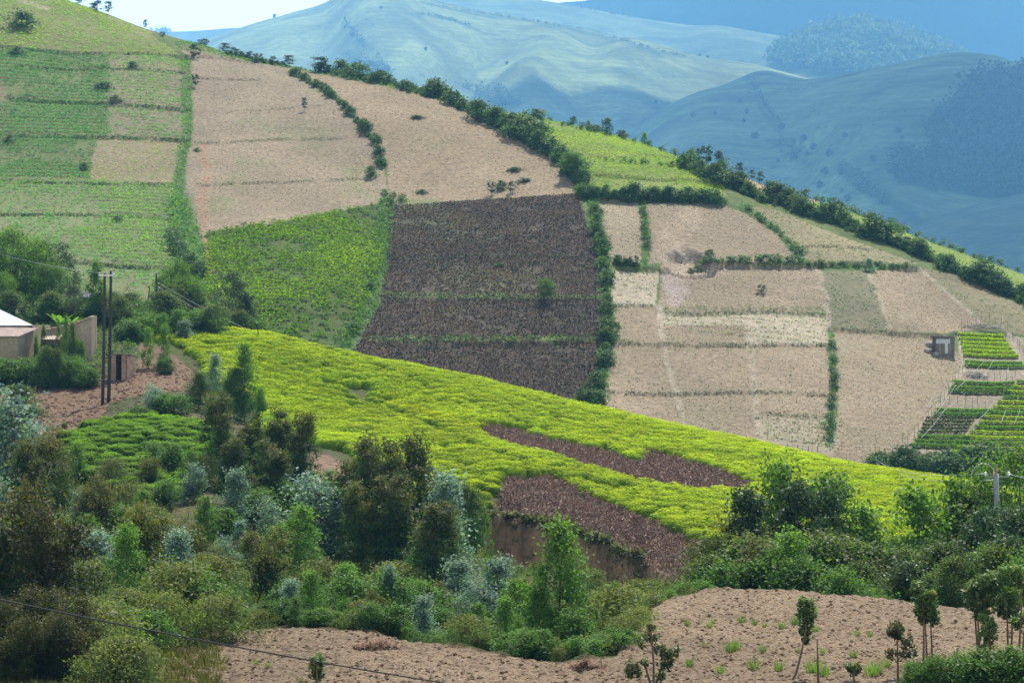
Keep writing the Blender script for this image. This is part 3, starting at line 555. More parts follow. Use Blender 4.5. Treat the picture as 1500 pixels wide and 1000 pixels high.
# ------------------------------------------------------------------ trees of the gully: (kind, x, base y, D range, height px, width factor, label)
def at(kind, x, ytop, D, hpx, label, w=1.0, group=None, **k):
    """Plant rooted on the land at distance D in the direction x; its top reaches ytop when hpx is None."""
    X = (x-750)/F*D; z = float(land([X], [D])[0]); h = hpx/F*D if hpx else max(.5, pz(ytop, D)-z)
    return plant(kind, (X, D, z), h, w, label, group=group, **k)
LST = [
 # kind, x, top y, distance, width, label
 ('dusk', 25, 695, 72, 1.1, 'very dark tall eucalyptus with rusty top at the picture\'s bottom left corner'),
 ('dusk', 80, 735, 70, 1.0, 'second dark eucalyptus beside the rusty topped one in the corner'),
 ('dusk', 60, 850, 66, 1.3, 'dark low shrub under the corner eucalyptus'),
 ('dusk', 10, 860, 64, 1.3, 'dark shrub at the very corner below the overhead wire'),
 ('dusk', 120, 880, 69, 1.2, 'dark green shrub in front of the silver gum sapling'),
 ('scrub', 175, 915, 66, 1.1, 'dry straw coloured scrub below the wire beside the ploughed field'),
 ('scrub', 235, 900, 70, 1.1, 'olive scrub mound between dark shrubs and ploughed field'),
 ('scrub', 300, 905, 71, 1.0, 'yellowish scrub at the left end of the ploughed field'),
 ('scrub', 120, 935, 62, 1.5, 'straw coloured scrub low at the bottom edge'),
 ('scrub', 210, 945, 61, 1.3, 'brown dry scrub at the bottom edge near the field corner'),
 ('scrub', 60, 950, 60, 1.3, 'dark olive scrub at the bottom edge under the corner tree'),
 ('silver', 140, 780, 84, 1.35, 'silver blue gum sapling left of the big russet tree'),
 ('light', 185, 770, 80, .9, 'pale leafed sapling in front of the russet eucalyptus'),
 ('russet', 215, 705, 92, .95, 'big russet and olive eucalyptus left of centre in the gully'),
 ('russet', 275, 740, 88, .9, 'russet eucalyptus leaning against the biggest russet one'),
 ('russet', 305, 790, 80, .75, 'lower russet eucalyptus just above the scrub'),
 ('green', 265, 860, 76, 1.1, 'bright leafy shrub at the foot of the russet trees'),
 ('light', 215, 850, 76, 1.0, 'light green sapling below the big russet tree'),
 ('silver', 335, 780, 96, .9, 'slim silver gum sapling right of the russet trees'),
 ('russet', 385, 762, 92, .85, 'olive brown eucalyptus above the field\'s left end'),
 ('light', 300, 725, 112, .9, 'yellow green sapling behind the russet tree by the bare soil'),
 ('light', 440, 742, 102, 1.0, 'pale green sapling with thin trunk left of the bare gully slope'),
 ('silver', 420, 860, 84, 1.4, 'low silver gum at the field edge'),
 ('green', 350, 860, 84, 1.1, 'dark shrub at the field edge below the olive brown tree'),
 ('green', 462, 880, 85, .8, 'rounded bright shrub at the field edge left of the gully hole'),
 ('silver', 345, 690, 118, 1.0, 'bushy blue green gum sapling under the tall dark group'),
 ('silver', 395, 725, 116, .8, 'small bluish sapling among thin trunks'),
 ('silver', 470, 690, 118, 1.3, 'silver leafed gum between the two dark tree groups'),
 ('silver', 500, 720, 120, 1.2, 'tall silver grey gum left of the central dark trees'),
 ('silver', 450, 705, 124, 1.1, 'silver gum behind the two others between the tree groups'),
 ('green', 415, 765, 112, .9, 'dark shrub beneath the tall left group of eucalyptus'),
 ('gum', 322, 572, 132, .85, 'tall eucalyptus with brown pink top leftmost of the upper group'),
 ('gum', 372, 585, 130, .7, 'slender eucalyptus second in the upper group'),
 ('gum', 410, 585, 134, .8, 'dark eucalyptus in the middle of the upper group'),
 ('gum', 440, 600, 131, .75, 'reddish topped eucalyptus rightmost of the upper group'),
 ('gum', 345, 615, 126, .8, 'shorter dark eucalyptus at the front of the upper group'),
 ('gum', 398, 630, 124, .9, 'broad dark eucalyptus at the front of the upper group'),
 ('gum', 525, 632, 118, .8, 'brown topped eucalyptus leftmost of the central group'),
 ('gum', 560, 640, 116, .8, 'olive eucalyptus in front in the central group'),
 ('gum', 598, 630, 120, .7, 'narrow dark eucalyptus with the highest tip of the central group'),
 ('gum', 635, 655, 118, .8, 'russet topped eucalyptus right in the central group'),
 ('gum', 575, 685, 112, .9, 'dense dark eucalyptus at the heart of the central group'),
 ('gum', 530, 700, 112, .8, 'dark eucalyptus with low crown at the left foot of the central group'),
 ('gum', 635, 728, 104, 1.0, 'eucalyptus with clean brown trunk in front of the central group'),
 ('silver', 655, 700, 116, .8, 'silver gum behind the clean trunked eucalyptus'),
 ('green', 682, 712, 138, .65, 'dark upright cypress like shrub beside the cliff\'s left end'),
 ('green', 700, 722, 140, .4, 'narrow dark shrub just behind the upright one at the cliff'),
 ('russet', 548, 845, 84, .65, 'small pinkish brown bush right of the dark hole at the field edge'),
 ('silver', 570, 830, 86, .6, 'bright silver sapling touching the pinkish brown bush'),
 ('green', 510, 870, 82, .7, 'bright green shrub left of the pinkish brown bush'),
 ('green', 585, 850, 92, .9, 'dark shrub in the shade below the clean trunked eucalyptus'),
 ('silver', 672, 822, 98, 1.2, 'silver green gum below the bare cliff'),
 ('silver', 700, 850, 90, 1.3, 'whitish silver gum low at the field edge'),
 ('silver', 730, 820, 96, 1.1, 'bluish gum left of the tall green sapling'),
 ('green', 640, 885, 84, 1.1, 'leafy green shrub at the field edge under the eucalyptus'),
 ('light', 700, 880, 82, 1.0, 'light green bush at the middle of the field edge'),
 ('green', 690, 905, 77, 1.0, 'green shrub nearest the field in the middle'),
 ('light', 755, 850, 84, 1.0, 'green sapling leaning against the tallest light sapling'),
 ('light', 820, 762, 80, .85, 'tall bright green sapling standing before the cliff'),
 ('light', 790, 850, 79, .9, 'short green sapling at the foot of the tall bright one'),
 ('green', 850, 885, 78, .9, 'dark green bush right of the tall bright sapling'),
 ('light', 760, 905, 73, .8, 'low leafy sapling at the edge of the ploughed field'),
 ('russet', 752, 838, 100, .6, 'olive bush halfway below the bare cliff'),
 ('scrub', 890, 872, 86, .9, 'large olive scrub right of the tall bright sapling'),
 ('scrub', 905, 905, 80, .9, 'olive scrub spilling onto the ploughed field'),
 ('scrub', 935, 852, 100, 1.1, 'pale scrub below the right end of the cliff'),
 ('scrub', 965, 850, 100, 1.0, 'yellow green scrub at the foot of the pruned tea'),
 ('light', 900, 850, 104, .8, 'pale sapling growing under the cliff'),
 ('scrub', 1000, 858, 96, .8, 'low scrub between pruned tea and ploughed field'),
 # left mid
 ('silver', 20, 560, 126, 1.1, 'silver white gum at the picture\'s left edge below the red soil'),
 ('green', 30, 565, 150, 1.2, 'bright green shrub behind the silver gum at the left edge'),
 ('russet', 65, 600, 122, .8, 'dark olive eucalyptus below the red soil plot'),
 ('gum', 45, 640, 116, .8, 'dark eucalyptus between the silver gum and the tea'),
 ('silver', 5, 690, 108, .8, 'pale blue sapling at the left edge under the dark eucalyptus'),
 ('russet', 140, 685, 112, .75, 'olive green eucalyptus on a thin trunk before the tea bushes'),
 ('silver', 85, 745, 108, .7, 'small blue green sapling by the bare pink soil patch'),
 ('silver', 115, 720, 118, .9, 'dark bluish sapling beneath the tea bushes'),
 ('green', 180, 735, 112, 1.0, 'green shrub below the dark tea between two eucalyptus'),
 ('green', 240, 700, 124, 1.0, 'green shrub below the tea bushes left of the tall group'),
 ('green', 130, 800, 94, .8, 'green shrub above the silver sapling'),
 ('green', 175, 610, 158, 1.0, 'dense shrub on the lower edge of the red soil plot'),
 ('green', 205, 590, 160, 1.2, 'large dark shrub right of the pole shadow'),
 ('silver', 225, 560, 163, 1.0, 'silvery shrub growing out of the dark one beside the red soil'),
 ('green', 250, 570, 163, 1.2, 'round dark shrub below the brick latrine'),
 ('green', 290, 545, 170, .9, 'green shrub between the brick latrine and the eucalyptus tops'),
 ('green', 95, 620, 156, .6, 'small green shrub on the lower rim of the red soil'),
 ('silver', 315, 520, 180, .8, 'whitish shrub at the near rim of the yellow tea'),
 ('light', 358, 503, 172, .65, 'lone dark leafed sapling standing before the yellow tea'),
 ('green', 345, 540, 172, .8, 'lower leafy growth beside the lone sapling'),
 ('green', 380, 565, 176, .35, 'tiny dark shrub on the near edge of the yellow tea'),
 ('light', 217, 480, 186, .6, 'slender young tree leftmost before the small soil plot'),
 ('light', 240, 475, 187, .6, 'slender young tree second before the small soil plot'),
 ('green', 243, 520, 184, .7, 'dark undergrowth beneath the two slender young trees'),
 ('silver', 470, 820, 100, .5, 'small silver sapling on the bare gully slope'),
]
for kd, x, yt, D, w_, lb in LST: at(kd, x, yt, D, None, lb, w_)
# fill: understory of the gully (alike, nothing tells them apart)
fr = random.Random(11); n = 0; spots = []
while n < 130:
    x = fr.uniform(-60, 1010); D = fr.uniform(80, 136); u = (x-750)/F; de = float(np.interp(u, (EDGE[:, 0]-750)/F, De))
    if D < de+3: continue
    X = u*D; z = float(land([X], [D])[0]); yb = YH-z/D*F
    if (650 < x < 955 and D > 98) or (300 < x < 350 and 735 < yb < 770) or (370 < x < 545 and 800 < yb < 885 and fr.random() < .8) or (95 < x < 165 and 780 < yb < 830): continue
    if x > 960 and D > 110: continue
    kd = fr.choice(['green', 'light', 'silver', 'scrub', 'light', 'russet']) if x < 860 else fr.choice(['scrub', 'scrub', 'green'])
    nm = {'russet': 'low russet gum shoot of the gully undergrowth', 'green': 'low leafy green shrub of the gully undergrowth', 'silver': 'low silvery gum shoot of the gully undergrowth', 'scrub': 'low olive scrub of the gully undergrowth', 'light': 'low light green sapling of the gully undergrowth'}[kd]
    plant(kd, (X, D, z), fr.uniform(1.1, 2.3), 1.1, nm, group=nm.replace('low ', '')+' in the gully'); n += 1
# hedge wood on the right behind the ploughed field
TOPR = np.array([(1015,770),(1060,740),(1110,700),(1150,690),(1200,720),(1250,760),(1330,755),(1400,740),(1450,720),(1560,700)])
RL = [
 ('scrub', 1050, 790, 92, .9, 'dark fine leaved bush at the left end of the hedge wood'),
 ('russet', 1088, 745, 93, .8, 'dark olive tree near the left end of the hedge wood'),
 ('light', 1140, 678, 95, .75, 'thin topped tree rising highest over the left of the hedge wood'),
 ('knob', 1100, 715, 92, .8, 'knobbly coppiced tree leftmost above the hedge wood'),
 ('knob', 1165, 705, 92, .7, 'coppiced tree with two dark leafy columns'),
 ('knob', 1205, 715, 93, .7, 'coppiced tree with a single dark knob right of the pair'),
 ('light', 1220, 700, 96, 1.1, 'pale airy tree in the middle left of the hedge wood'),
 ('light', 1260, 745, 95, 1.0, 'light green tree left of the gap showing tea'),
 ('light', 1340, 720, 96, 1.1, 'broad light green tree against the yellow tea'),
 ('light', 1405, 705, 99, .9, 'leafy tree left of the concrete pole'),
 ('green', 1440, 725, 98, 1.0, 'dark leafy shrub just left of the concrete pole'),
 ('garden', 1495, 660, 97, .75, 'tall dark tree at the right edge beside the concrete pole'),
 ('knob', 1452, 745, 88, .75, 'dark coppiced tree with stacked knobs before the concrete pole'),
 ('knob', 1490, 752, 86, .8, 'coppiced tree at the right edge with many knobs'),
 ('knob', 1425, 775, 87, .7, 'coppiced tree left of the stacked knob tree'),
 ('russet', 1180, 760, 90, .9, 'olive tree with yellowish top in the hedge wood'),
 ('russet', 1310, 790, 89, 1.0, 'reddish topped broad shrub tree right of the hedge middle'),
 ('russet', 1360, 785, 89, 1.0, 'olive red shrub tree below the broad light green one'),
 ('green', 1100, 790, 89, 1.3, 'broad dark shrub low in the hedge wood\'s left part'),
 ('green', 1150, 800, 88, 1.3, 'broad glossy shrub in front of the olive tree'),
 ('green', 1215, 790, 88, 1.3, 'broad dark shrub at the middle of the hedge wood'),
 ('green', 1265, 800, 88, 1.3, 'dark shrub under the reddish topped shrub tree'),
 ('green', 1400, 800, 88, 1.3, 'dark shrub under the coppiced trees'),
]
for kd, x, yt, D, w_, lb in RL: at(kd, x, yt, D, None, lb, w_)
fr = random.Random(12)
for k in range(95):
    x = 1020+k*6.1+fr.uniform(-8, 8); u = (x-750)/F; de = float(np.interp(u, (EDGE[:, 0]-750)/F, De)); D = de+1.6+fr.random()**1.3*13
    X = u*D; z = float(land([X], [D])[0]); top = np.interp(x, TOPR[:, 0], TOPR[:, 1])+30+fr.uniform(0, 75)+(13-(D-de))*3; h = min(4.2, max(1.2, pz(top, D)-z))
    kd = fr.choice(['green', 'green', 'russet', 'light', 'green', 'knob']) if h > 2.6 else 'green'
    nm = {'green': 'dense green shrub packed into the hedge wood behind the field', 'russet': 'olive tree packed into the hedge wood behind the field', 'light': 'light green tree packed into the hedge wood behind the field', 'knob': 'coppiced tree packed into the hedge wood behind the field'}[kd]
    plant(kd, (X, D, z), h, 1.0, nm, group=nm.replace('dense ', '')+' row')

# dark undergrowth filling the corner at the left
fr = random.Random(13)
for k in range(46):
    x = fr.uniform(-60, 330); D = fr.uniform(57, 74); kd = 'dusk' if x < 115 else ('green' if fr.random() < .25 else 'scrub')
    if x > 215 and D < 66: continue
    if kd == 'scrub' and D > 70: continue
    at(kd, x, None, D, fr.uniform(1.0, 2.1)*F/D, 'dark leafy shrub of the undergrowth in the lower left corner' if kd != 'scrub' else 'straw coloured scrub of the lower left undergrowth', 1.15, group='corner undergrowth of '+('dark shrubs' if kd != 'scrub' else 'dry scrub'))
# scrub fringe along the lip of the ploughed field
for k in range(44):
    x = 350+k*15.5+fr.uniform(-5, 5); u = (x-750)/F; de = float(np.interp(u, (EDGE[:, 0]-750)/F, De)); D = de+fr.uniform(1.4, 3.2); kd = fr.choice(['scrub', 'green', 'light', 'green'])
    at(kd, x, None, D, fr.uniform(.4, 1.0)*F/D, 'low '+{'scrub': 'dry scrub', 'green': 'leafy shrub', 'light': 'light green shoot'}[kd]+' fringing the far edge of the ploughed field', 1.2, group={'scrub': 'dry scrub', 'green': 'leafy shrub', 'light': 'light green shoot'}[kd]+' along the field edge')
for k in range(26):
    x = 25*k-30+fr.uniform(-9, 9); 
    if x > 330 : break
    D = fr.uniform(205, 209); at('green' if k % 3 else 'light', x if x < 150 else x, fr.uniform(425, 462), D, None, 'shrub beneath the tall trees behind the compound', 1.3, group='shrubs under the compound trees')
for kd, x, yt, D, w_, lb in (('scrub', 872, 838, 118, .9, 'pale scrub leaning on the shaded right half of the cliff'), ('light', 716, 818, 112, .7, 'thin sapling before the sunny left half of the cliff'), ('green', 838, 832, 116, .8, 'leafy shrub at the middle foot of the cliff')): at(kd, x, yt, D, None, lb, w_)
# ------------------------------------------------------------------ tea and crops
def tea_tmpl(seed, r, h, nl, ll, lw, c_top, c_side, hull=True):
    R = np.random.default_rng(seed); f = FB(); a = R.random(nl)*6.283; q = np.sqrt(R.random(nl))*1.04
    wob = 1+.16*np.sin(a*2+seed)+.1*np.sin(a*5+seed*2)
    P_ = np.c_[np.cos(a)*q*r*wob, np.sin(a)*q*r*wob, h*(1-.42*q**4)+R.normal(size=nl)*.035]
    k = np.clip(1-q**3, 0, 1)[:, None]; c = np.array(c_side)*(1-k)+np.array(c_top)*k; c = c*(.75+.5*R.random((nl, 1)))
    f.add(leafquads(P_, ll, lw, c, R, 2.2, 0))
    if hull:
        n = 8; th = np.arange(n)*2*math.pi/n; rr = [1.0, .97, .72, .1]; zz = [.0, .36, .80, .88]
        V = np.concatenate([np.c_[np.cos(th)*r*x*.96, np.sin(th)*r*x*.96, np.full(n, h*z)] for x, z in zip(rr, zz)])
        idx = np.arange(4*n).reshape(4, n); nx_ = np.roll(idx, -1, 1); Fq = np.dstack([idx[:-1], nx_[:-1], nx_[1:], idx[1:]]).reshape(-1, 4)
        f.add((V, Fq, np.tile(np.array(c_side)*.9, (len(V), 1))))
    return np.vstack(f.V), np.vstack(f.F), np.vstack(f.C)
def scatter(name, T, pos, sc, tint, mat, label, cat, kind='stuff', rot=None):
    """One mesh of many small plants: templates T laid at pos."""
    pos = np.asarray(pos); n = len(pos); R = np.random.default_rng(len(pos)); ti = R.integers(0, len(T), n); Vs, Fs, Cs, k0 = [], [], [], 0
    for t_i, (V, Fq, c) in enumerate(T):
        s_ = np.where(ti == t_i)[0]; m_ = len(s_)
        if not m_: continue
        a = R.random(m_)*6.283; ca, sa = np.cos(a)[:, None], np.sin(a)[:, None]; S_ = np.broadcast_to(sc, (n,))[s_][:, None]
        X = (V[None, :, 0]*ca-V[None, :, 1]*sa)*S_+pos[s_, 0][:, None]; Y = (V[None, :, 0]*sa+V[None, :, 1]*ca)*S_+pos[s_, 1][:, None]; Z = V[None, :, 2]*S_+pos[s_, 2][:, None]
        Vs.append(np.dstack([X, Y, Z]).reshape(-1, 3)); Fs.append((Fq[None]+(np.arange(m_)*len(V))[:, None, None]).reshape(-1, Fq.shape[1])+k0)
        Cs.append((c[None]*tint[s_][:, None, :]).reshape(-1, 3)); k0 += m_*len(V)
    o = link(name, mesh(name, np.vstack(Vs), np.vstack(Fs), mat, np.vstack(Cs))); return tag(o, label, cat, kind=kind)
def proj(X, Y, Z): return 750+X/Y*F, YH-Z/Y*F
def region(poly, lo, hi, sx, sy, jit=.25, wig=0., seed=0, grow=0):
    """Points on the land inside a plot, on a jittered planting grid in metres."""
    R = np.random.default_rng(seed+77); py_ = np.array(poly, float); x0, x1 = py_[:, 0].min(), py_[:, 0].max()
    Xa, Xb = min((x0-750)/F*lo, (x0-750)/F*hi)-1, max((x1-750)/F*hi, (x1-750)/F*lo)+1
    gx, gy = np.meshgrid(np.arange(Xa, Xb, sx), np.arange(lo, hi, sy)); gx = gx+(np.arange(gx.shape[0]) % 2)[:, None]*sx/2
    gy = gy+wig*fbm(gx*.08, gy*.05, 2, seed+3)*2; gx = gx+R.normal(size=gx.shape)*jit*sx; gy = gy+R.normal(size=gy.shape)*jit*sy*.6
    X, Y = gx.ravel(), gy.ravel(); Z = land(X, Y); px_, py2 = proj(X, Y, Z); k = inpoly(px_, py2, poly)&(np.abs(px_-750) < 900)
    return X[k], Y[k], Z[k], px_[k], py2[k]
TT = lambda n, **k: [tea_tmpl(s, **k) for s in range(n)]
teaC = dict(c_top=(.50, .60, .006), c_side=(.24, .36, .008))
X, Y, Z, px_, py2 = region(TEA, 126, 221, .78, .78, .16, .8, 1)
ok = ~inpoly(px_, py2, BR1)&~inpoly(px_, py2, BR2)&~inpoly(px_, py2, [(205,505),(250,500),(300,530),(300,575),(200,575)])&~inpoly(px_, py2, [(455,650),(520,670),(560,740),(470,760),(440,680)])
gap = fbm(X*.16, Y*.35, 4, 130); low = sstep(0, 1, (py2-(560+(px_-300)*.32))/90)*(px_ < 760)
crack = np.abs(fbm(X*.11+Y*.03, Y*.22-X*.05, 3, 133)); ok &= ~((crack < .012)&(fbm(X*.2, Y*.2, 2, 134) > -.08))
ok &= ~((gap > .22)&(py2 > 520+(px_-300)*.15)&(px_ > 500))
ok &= ~((low > .3)&(fbm(X*.7, Y*.7, 2, 131) > .10))
pathl = [([(430,545),(560,600),(700,660),(780,690)], 3), ([(420,500),(560,545),(690,600),(800,640)], 1.5), ([(900,650),(1040,690)], 2), ([(640,655),(690,700),(715,740)], 2.5)]
for pl, w_ in pathl: ok &= ~((near_line(px_, py2, pl, w_*2.5) > .55)&(fbm(X*.5, Y*.5, 2, 140) > -.12))
X, Y, Z, px_, py2, low, gap = [a[ok] for a in (X, Y, Z, px_, py2, low, gap)]
ys = near_line(px_, py2, [(560,590),(650,622),(760,650),(880,680),(1000,705),(1130,735)], 8)
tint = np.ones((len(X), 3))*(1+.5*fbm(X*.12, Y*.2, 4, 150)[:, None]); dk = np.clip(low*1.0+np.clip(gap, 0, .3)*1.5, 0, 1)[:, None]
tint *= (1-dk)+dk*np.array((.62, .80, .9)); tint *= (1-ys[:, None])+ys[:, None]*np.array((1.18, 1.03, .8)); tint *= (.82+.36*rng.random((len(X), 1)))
tl, th_, tp, tq = X, Y, Z, tint
# dark green tea below the compound
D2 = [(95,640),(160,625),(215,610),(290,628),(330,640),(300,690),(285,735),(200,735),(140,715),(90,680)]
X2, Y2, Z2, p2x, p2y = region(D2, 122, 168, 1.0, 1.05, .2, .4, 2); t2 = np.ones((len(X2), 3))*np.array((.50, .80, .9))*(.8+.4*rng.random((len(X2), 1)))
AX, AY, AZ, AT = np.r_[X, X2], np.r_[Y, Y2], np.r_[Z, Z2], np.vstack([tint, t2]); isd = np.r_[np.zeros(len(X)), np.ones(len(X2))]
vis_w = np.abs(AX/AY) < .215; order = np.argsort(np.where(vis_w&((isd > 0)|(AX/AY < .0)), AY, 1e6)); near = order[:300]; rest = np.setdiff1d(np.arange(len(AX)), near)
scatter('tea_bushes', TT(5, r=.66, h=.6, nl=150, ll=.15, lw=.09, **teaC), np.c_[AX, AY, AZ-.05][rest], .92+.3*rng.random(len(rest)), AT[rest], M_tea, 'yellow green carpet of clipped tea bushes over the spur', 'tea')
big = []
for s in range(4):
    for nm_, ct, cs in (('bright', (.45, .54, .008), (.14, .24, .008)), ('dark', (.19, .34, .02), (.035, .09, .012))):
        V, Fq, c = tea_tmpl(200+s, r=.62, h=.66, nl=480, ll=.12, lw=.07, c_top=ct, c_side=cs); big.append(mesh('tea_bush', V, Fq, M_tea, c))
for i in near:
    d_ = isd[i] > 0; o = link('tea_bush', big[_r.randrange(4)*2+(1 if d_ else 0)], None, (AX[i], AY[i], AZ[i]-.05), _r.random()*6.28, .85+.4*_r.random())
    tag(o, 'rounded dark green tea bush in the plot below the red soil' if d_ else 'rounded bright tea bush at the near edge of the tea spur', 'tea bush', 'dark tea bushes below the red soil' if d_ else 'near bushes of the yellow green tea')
# pruned tea: bare brown twigs
def twig_tmpl(seed, r, h, n, c, lw=.03):
    R = np.random.default_rng(seed); a = R.random(n)*6.283; q = R.random(n)*r; P_ = np.c_[np.cos(a)*q, np.sin(a)*q, h*(.3+.6*R.random(n))]
    d_ = unit(np.c_[np.cos(a)*.8*R.random(n), np.sin(a)*.8*R.random(n), .25+.6*R.random(n)]+R.normal(size=(n, 3))*.45); sd = unit(np.cross(d_, R.normal(size=(n, 3)))); l = h*(.4+.5*R.random(n))[:, None]
    V = np.stack([P_-d_*l*.6-sd*lw, P_-d_*l*.6+sd*lw, P_+d_*l*.5+sd*lw*.6, P_+d_*l*.5-sd*lw*.6], 1).reshape(-1, 3)
    return V, np.arange(4*n).reshape(n, 4), np.repeat(np.array(c)*(.5+1.1*R.random((n, 1))), 4, axis=0)
for q, sd in ((BR1, 5), (BR2, 6)):
    X, Y, Z, px_, py2 = region(q, 120, 200, .62, .62, .28, .3, sd)
    scatter('pruned_tea', [twig_tmpl(s, .42, .38, 36, (.26, .165, .115), .024) for s in range(4)], np.c_[X, Y, Z], .8+.5*rng.random(len(X)), np.ones((len(X), 3)), M_plain, 'patch of hard pruned brown tea stems '+('between two strips of green tea' if sd == 5 else 'above the earth cliff'), 'pruned tea')
# a tuft for crops and weeds
def tuft_tmpl(seed, r, h, n, ll, lw, c, up=.2):
    R = np.random.default_rng(seed+40); P_ = R.normal(size=(n, 3))*np.array([r*.5, r*.5, h*.3])+np.array([0, 0, h*.55]); P_[:, 2] = np.abs(P_[:, 2])
    return leafquads(P_, ll, lw, np.array(c)*(.7+.6*R.random((n, 1))), R, up, 0)
def tufts(name, label, poly, lo, hi, sx, sy, dens, tm, tints, cat='crop', seed=0, jit=.22, wig=.6, nscale=.25, sc=(.7, .7), mat=None, bank=None):
    X, Y, Z, px_, py2 = region(poly, lo, hi, sx, sy, jit, wig, seed); R = np.random.default_rng(seed)
    nf = fbm(X*nscale, Y*nscale, 3, seed+9); k = R.random(len(X)) < np.clip(dens*(1+nf*3.2), 0, 1)
    if not k.any(): return
    X, Y, Z, nf = X[k], Y[k], Z[k], nf[k]; tn = np.array(tints, float); q = np.clip(.5+nf*2+.5*(R.random(len(X))-.5), 0, 1)[:, None]
    scatter(name, tm, np.c_[X, Y, Z-.03], sc[0]+sc[1]*R.random(len(X)), (tn[0]*(1-q)+tn[1]*q), mat or M_leaf, label, cat)
TF = [tuft_tmpl(s, .26, .3, 12, .17, .09, (1, 1, 1)) for s in range(5)]; TS = [tuft_tmpl(s, .16, .2, 5, .16, .09, (1, 1, 1)) for s in range(4)]
pg = lambda n: PLOTS[n][0]
BG = (.10, .28, .07); DGc = (.055, .18, .04); YGc = (.26, .38, .035); MG = (.15, .34, .045)
tufts('potato_plants', 'blue green crop in rows on the upper left slope', pg('potato'), 300, 440, .24, 1.75, 1.0, TF, (DGc, BG), seed=1, wig=.5, nscale=.12, jit=.15, sc=(.9, .8))
tufts('bean_plants', 'sparse green crop on brown soil of the upper left slope', pg('sparse'), 300, 440, .32, 1.6, .75, TF, (BG, MG), seed=2, nscale=.15, jit=.15, sc=(.8, .8))
tufts('bean_plants', 'thin yellowish seedlings on the tan plot', pg('tan'), 290, 440, .45, .9, .6, TS, (MG, YGc), seed=3, nscale=.15)
tufts('mixed_crop', 'patchy mixed crop low on the left slope', pg('mixed'), 262, 380, .28, 1.8, .9, TF, (BG, (.17, .33, .045)), seed=4, nscale=.1, jit=.17, sc=(.85, .8))
tufts('top_crop', 'yellowish crop near the top of the left slope', pg('top'), 380, 470, .45, 1.1, .75, TF, (MG, YGc), seed=5, nscale=.12)
tufts('hill_crop', 'yellow green crop on the terraces by the ridge', pg('yellow'), 318, 400, .4, .8, .9, TF, ((.14, .28, .03), (.30, .40, .04)), seed=6, nscale=.15)
tufts('hill_crop', 'yellow green grass beyond the ridge hedge', pg('p9'), 300, 380, .5, .8, .5, TS, ((.14, .24, .03), (.24, .3, .05)), seed=7)
tufts('weeds', 'thin weeds on the greenish plot', pg('p18'), 262, 330, .5, .7, .6, TS, ((.07, .13, .05), (.10, .17, .05)), seed=8)
tufts('weeds', 'thin weeds on the olive plot at the picture\'s right', pg('p20'), 262, 340, .5, .8, .45, TS, ((.10, .15, .05), (.16, .2, .06)), seed=9)
tufts('weeds', 'thin grass over the olive plot under the ridge hedge', pg('p10'), 285, 350, .5, .8, .4, TS, ((.12, .18, .05), (.2, .24, .06)), seed=10)
tufts('hill_tea', 'bright green tea in rows on the lower left slope', pg('tea'), 250, 330, .52, 1.35, .92, [tuft_tmpl(s, .5, .55, 14, .34, .22, (1, 1, 1), .5) for s in range(5)], ((.06, .14, .012), (.20, .32, .012)), cat='tea', seed=11, jit=.14, wig=1.2, nscale=.09, mat=M_tea, sc=(.8, .5))
tufts('pruned_rows', 'dark brown pruned bushes in rows on the big dark plot', pg('dark'), 245, 330, .32, .55, 1.3, [twig_tmpl(s+30, .42, .24, 9, (.10, .075, .052), .06) for s in range(4)], ((.6, .6, .6), (2.0, 1.7, 1.45)), seed=12, jit=.2, wig=.5, mat=M_plain, sc=(.62, .5), nscale=.4, cat='pruned tea')
tufts('weeds', 'green weeds scattered through the dark plot', pg('dark'), 245, 330, .7, .95, .16, TS, ((.10, .15, .05), (.17, .21, .06)), seed=13, nscale=.07, sc=(.8, .8))
for i, nm_ in enumerate(('big', 'crest', 'p6', 'p7', 'p8', 'p12', 'p13', 'p15', 'p16', 'p19', 'p21')):
    where = {'big':'largest upper bare plot', 'crest':'bare plot under the crest hedge', 'p6':'small bare plot beside the long hedge', 'p7':'bare plot above the eroded hollow', 'p8':'orange plot beyond the hedge', 'p12':'bare plot under the eroded hollow', 'p13':'bare plot right of the green strip', 'p15':'bare plot between two stony paths', 'p16':'bare plot left of the low hedge line', 'p19':'bare plot above the wooden hut', 'p21':'bare plot left of the wooden hut'}[nm_]
    tufts('seedlings', 'tiny seedlings dotting the '+where, pg(nm_), 235, 440, .5, .6, .7 if nm_ not in ('big', 'crest') else .35, [tuft_tmpl(s, .07, .09, 3, .13, .08, (1, 1, 1)) for s in range(3)], ((.06, .065, .03), (.09, .10, .035)), cat='seedlings', seed=20+i, jit=.2, wig=.5, nscale=.2)
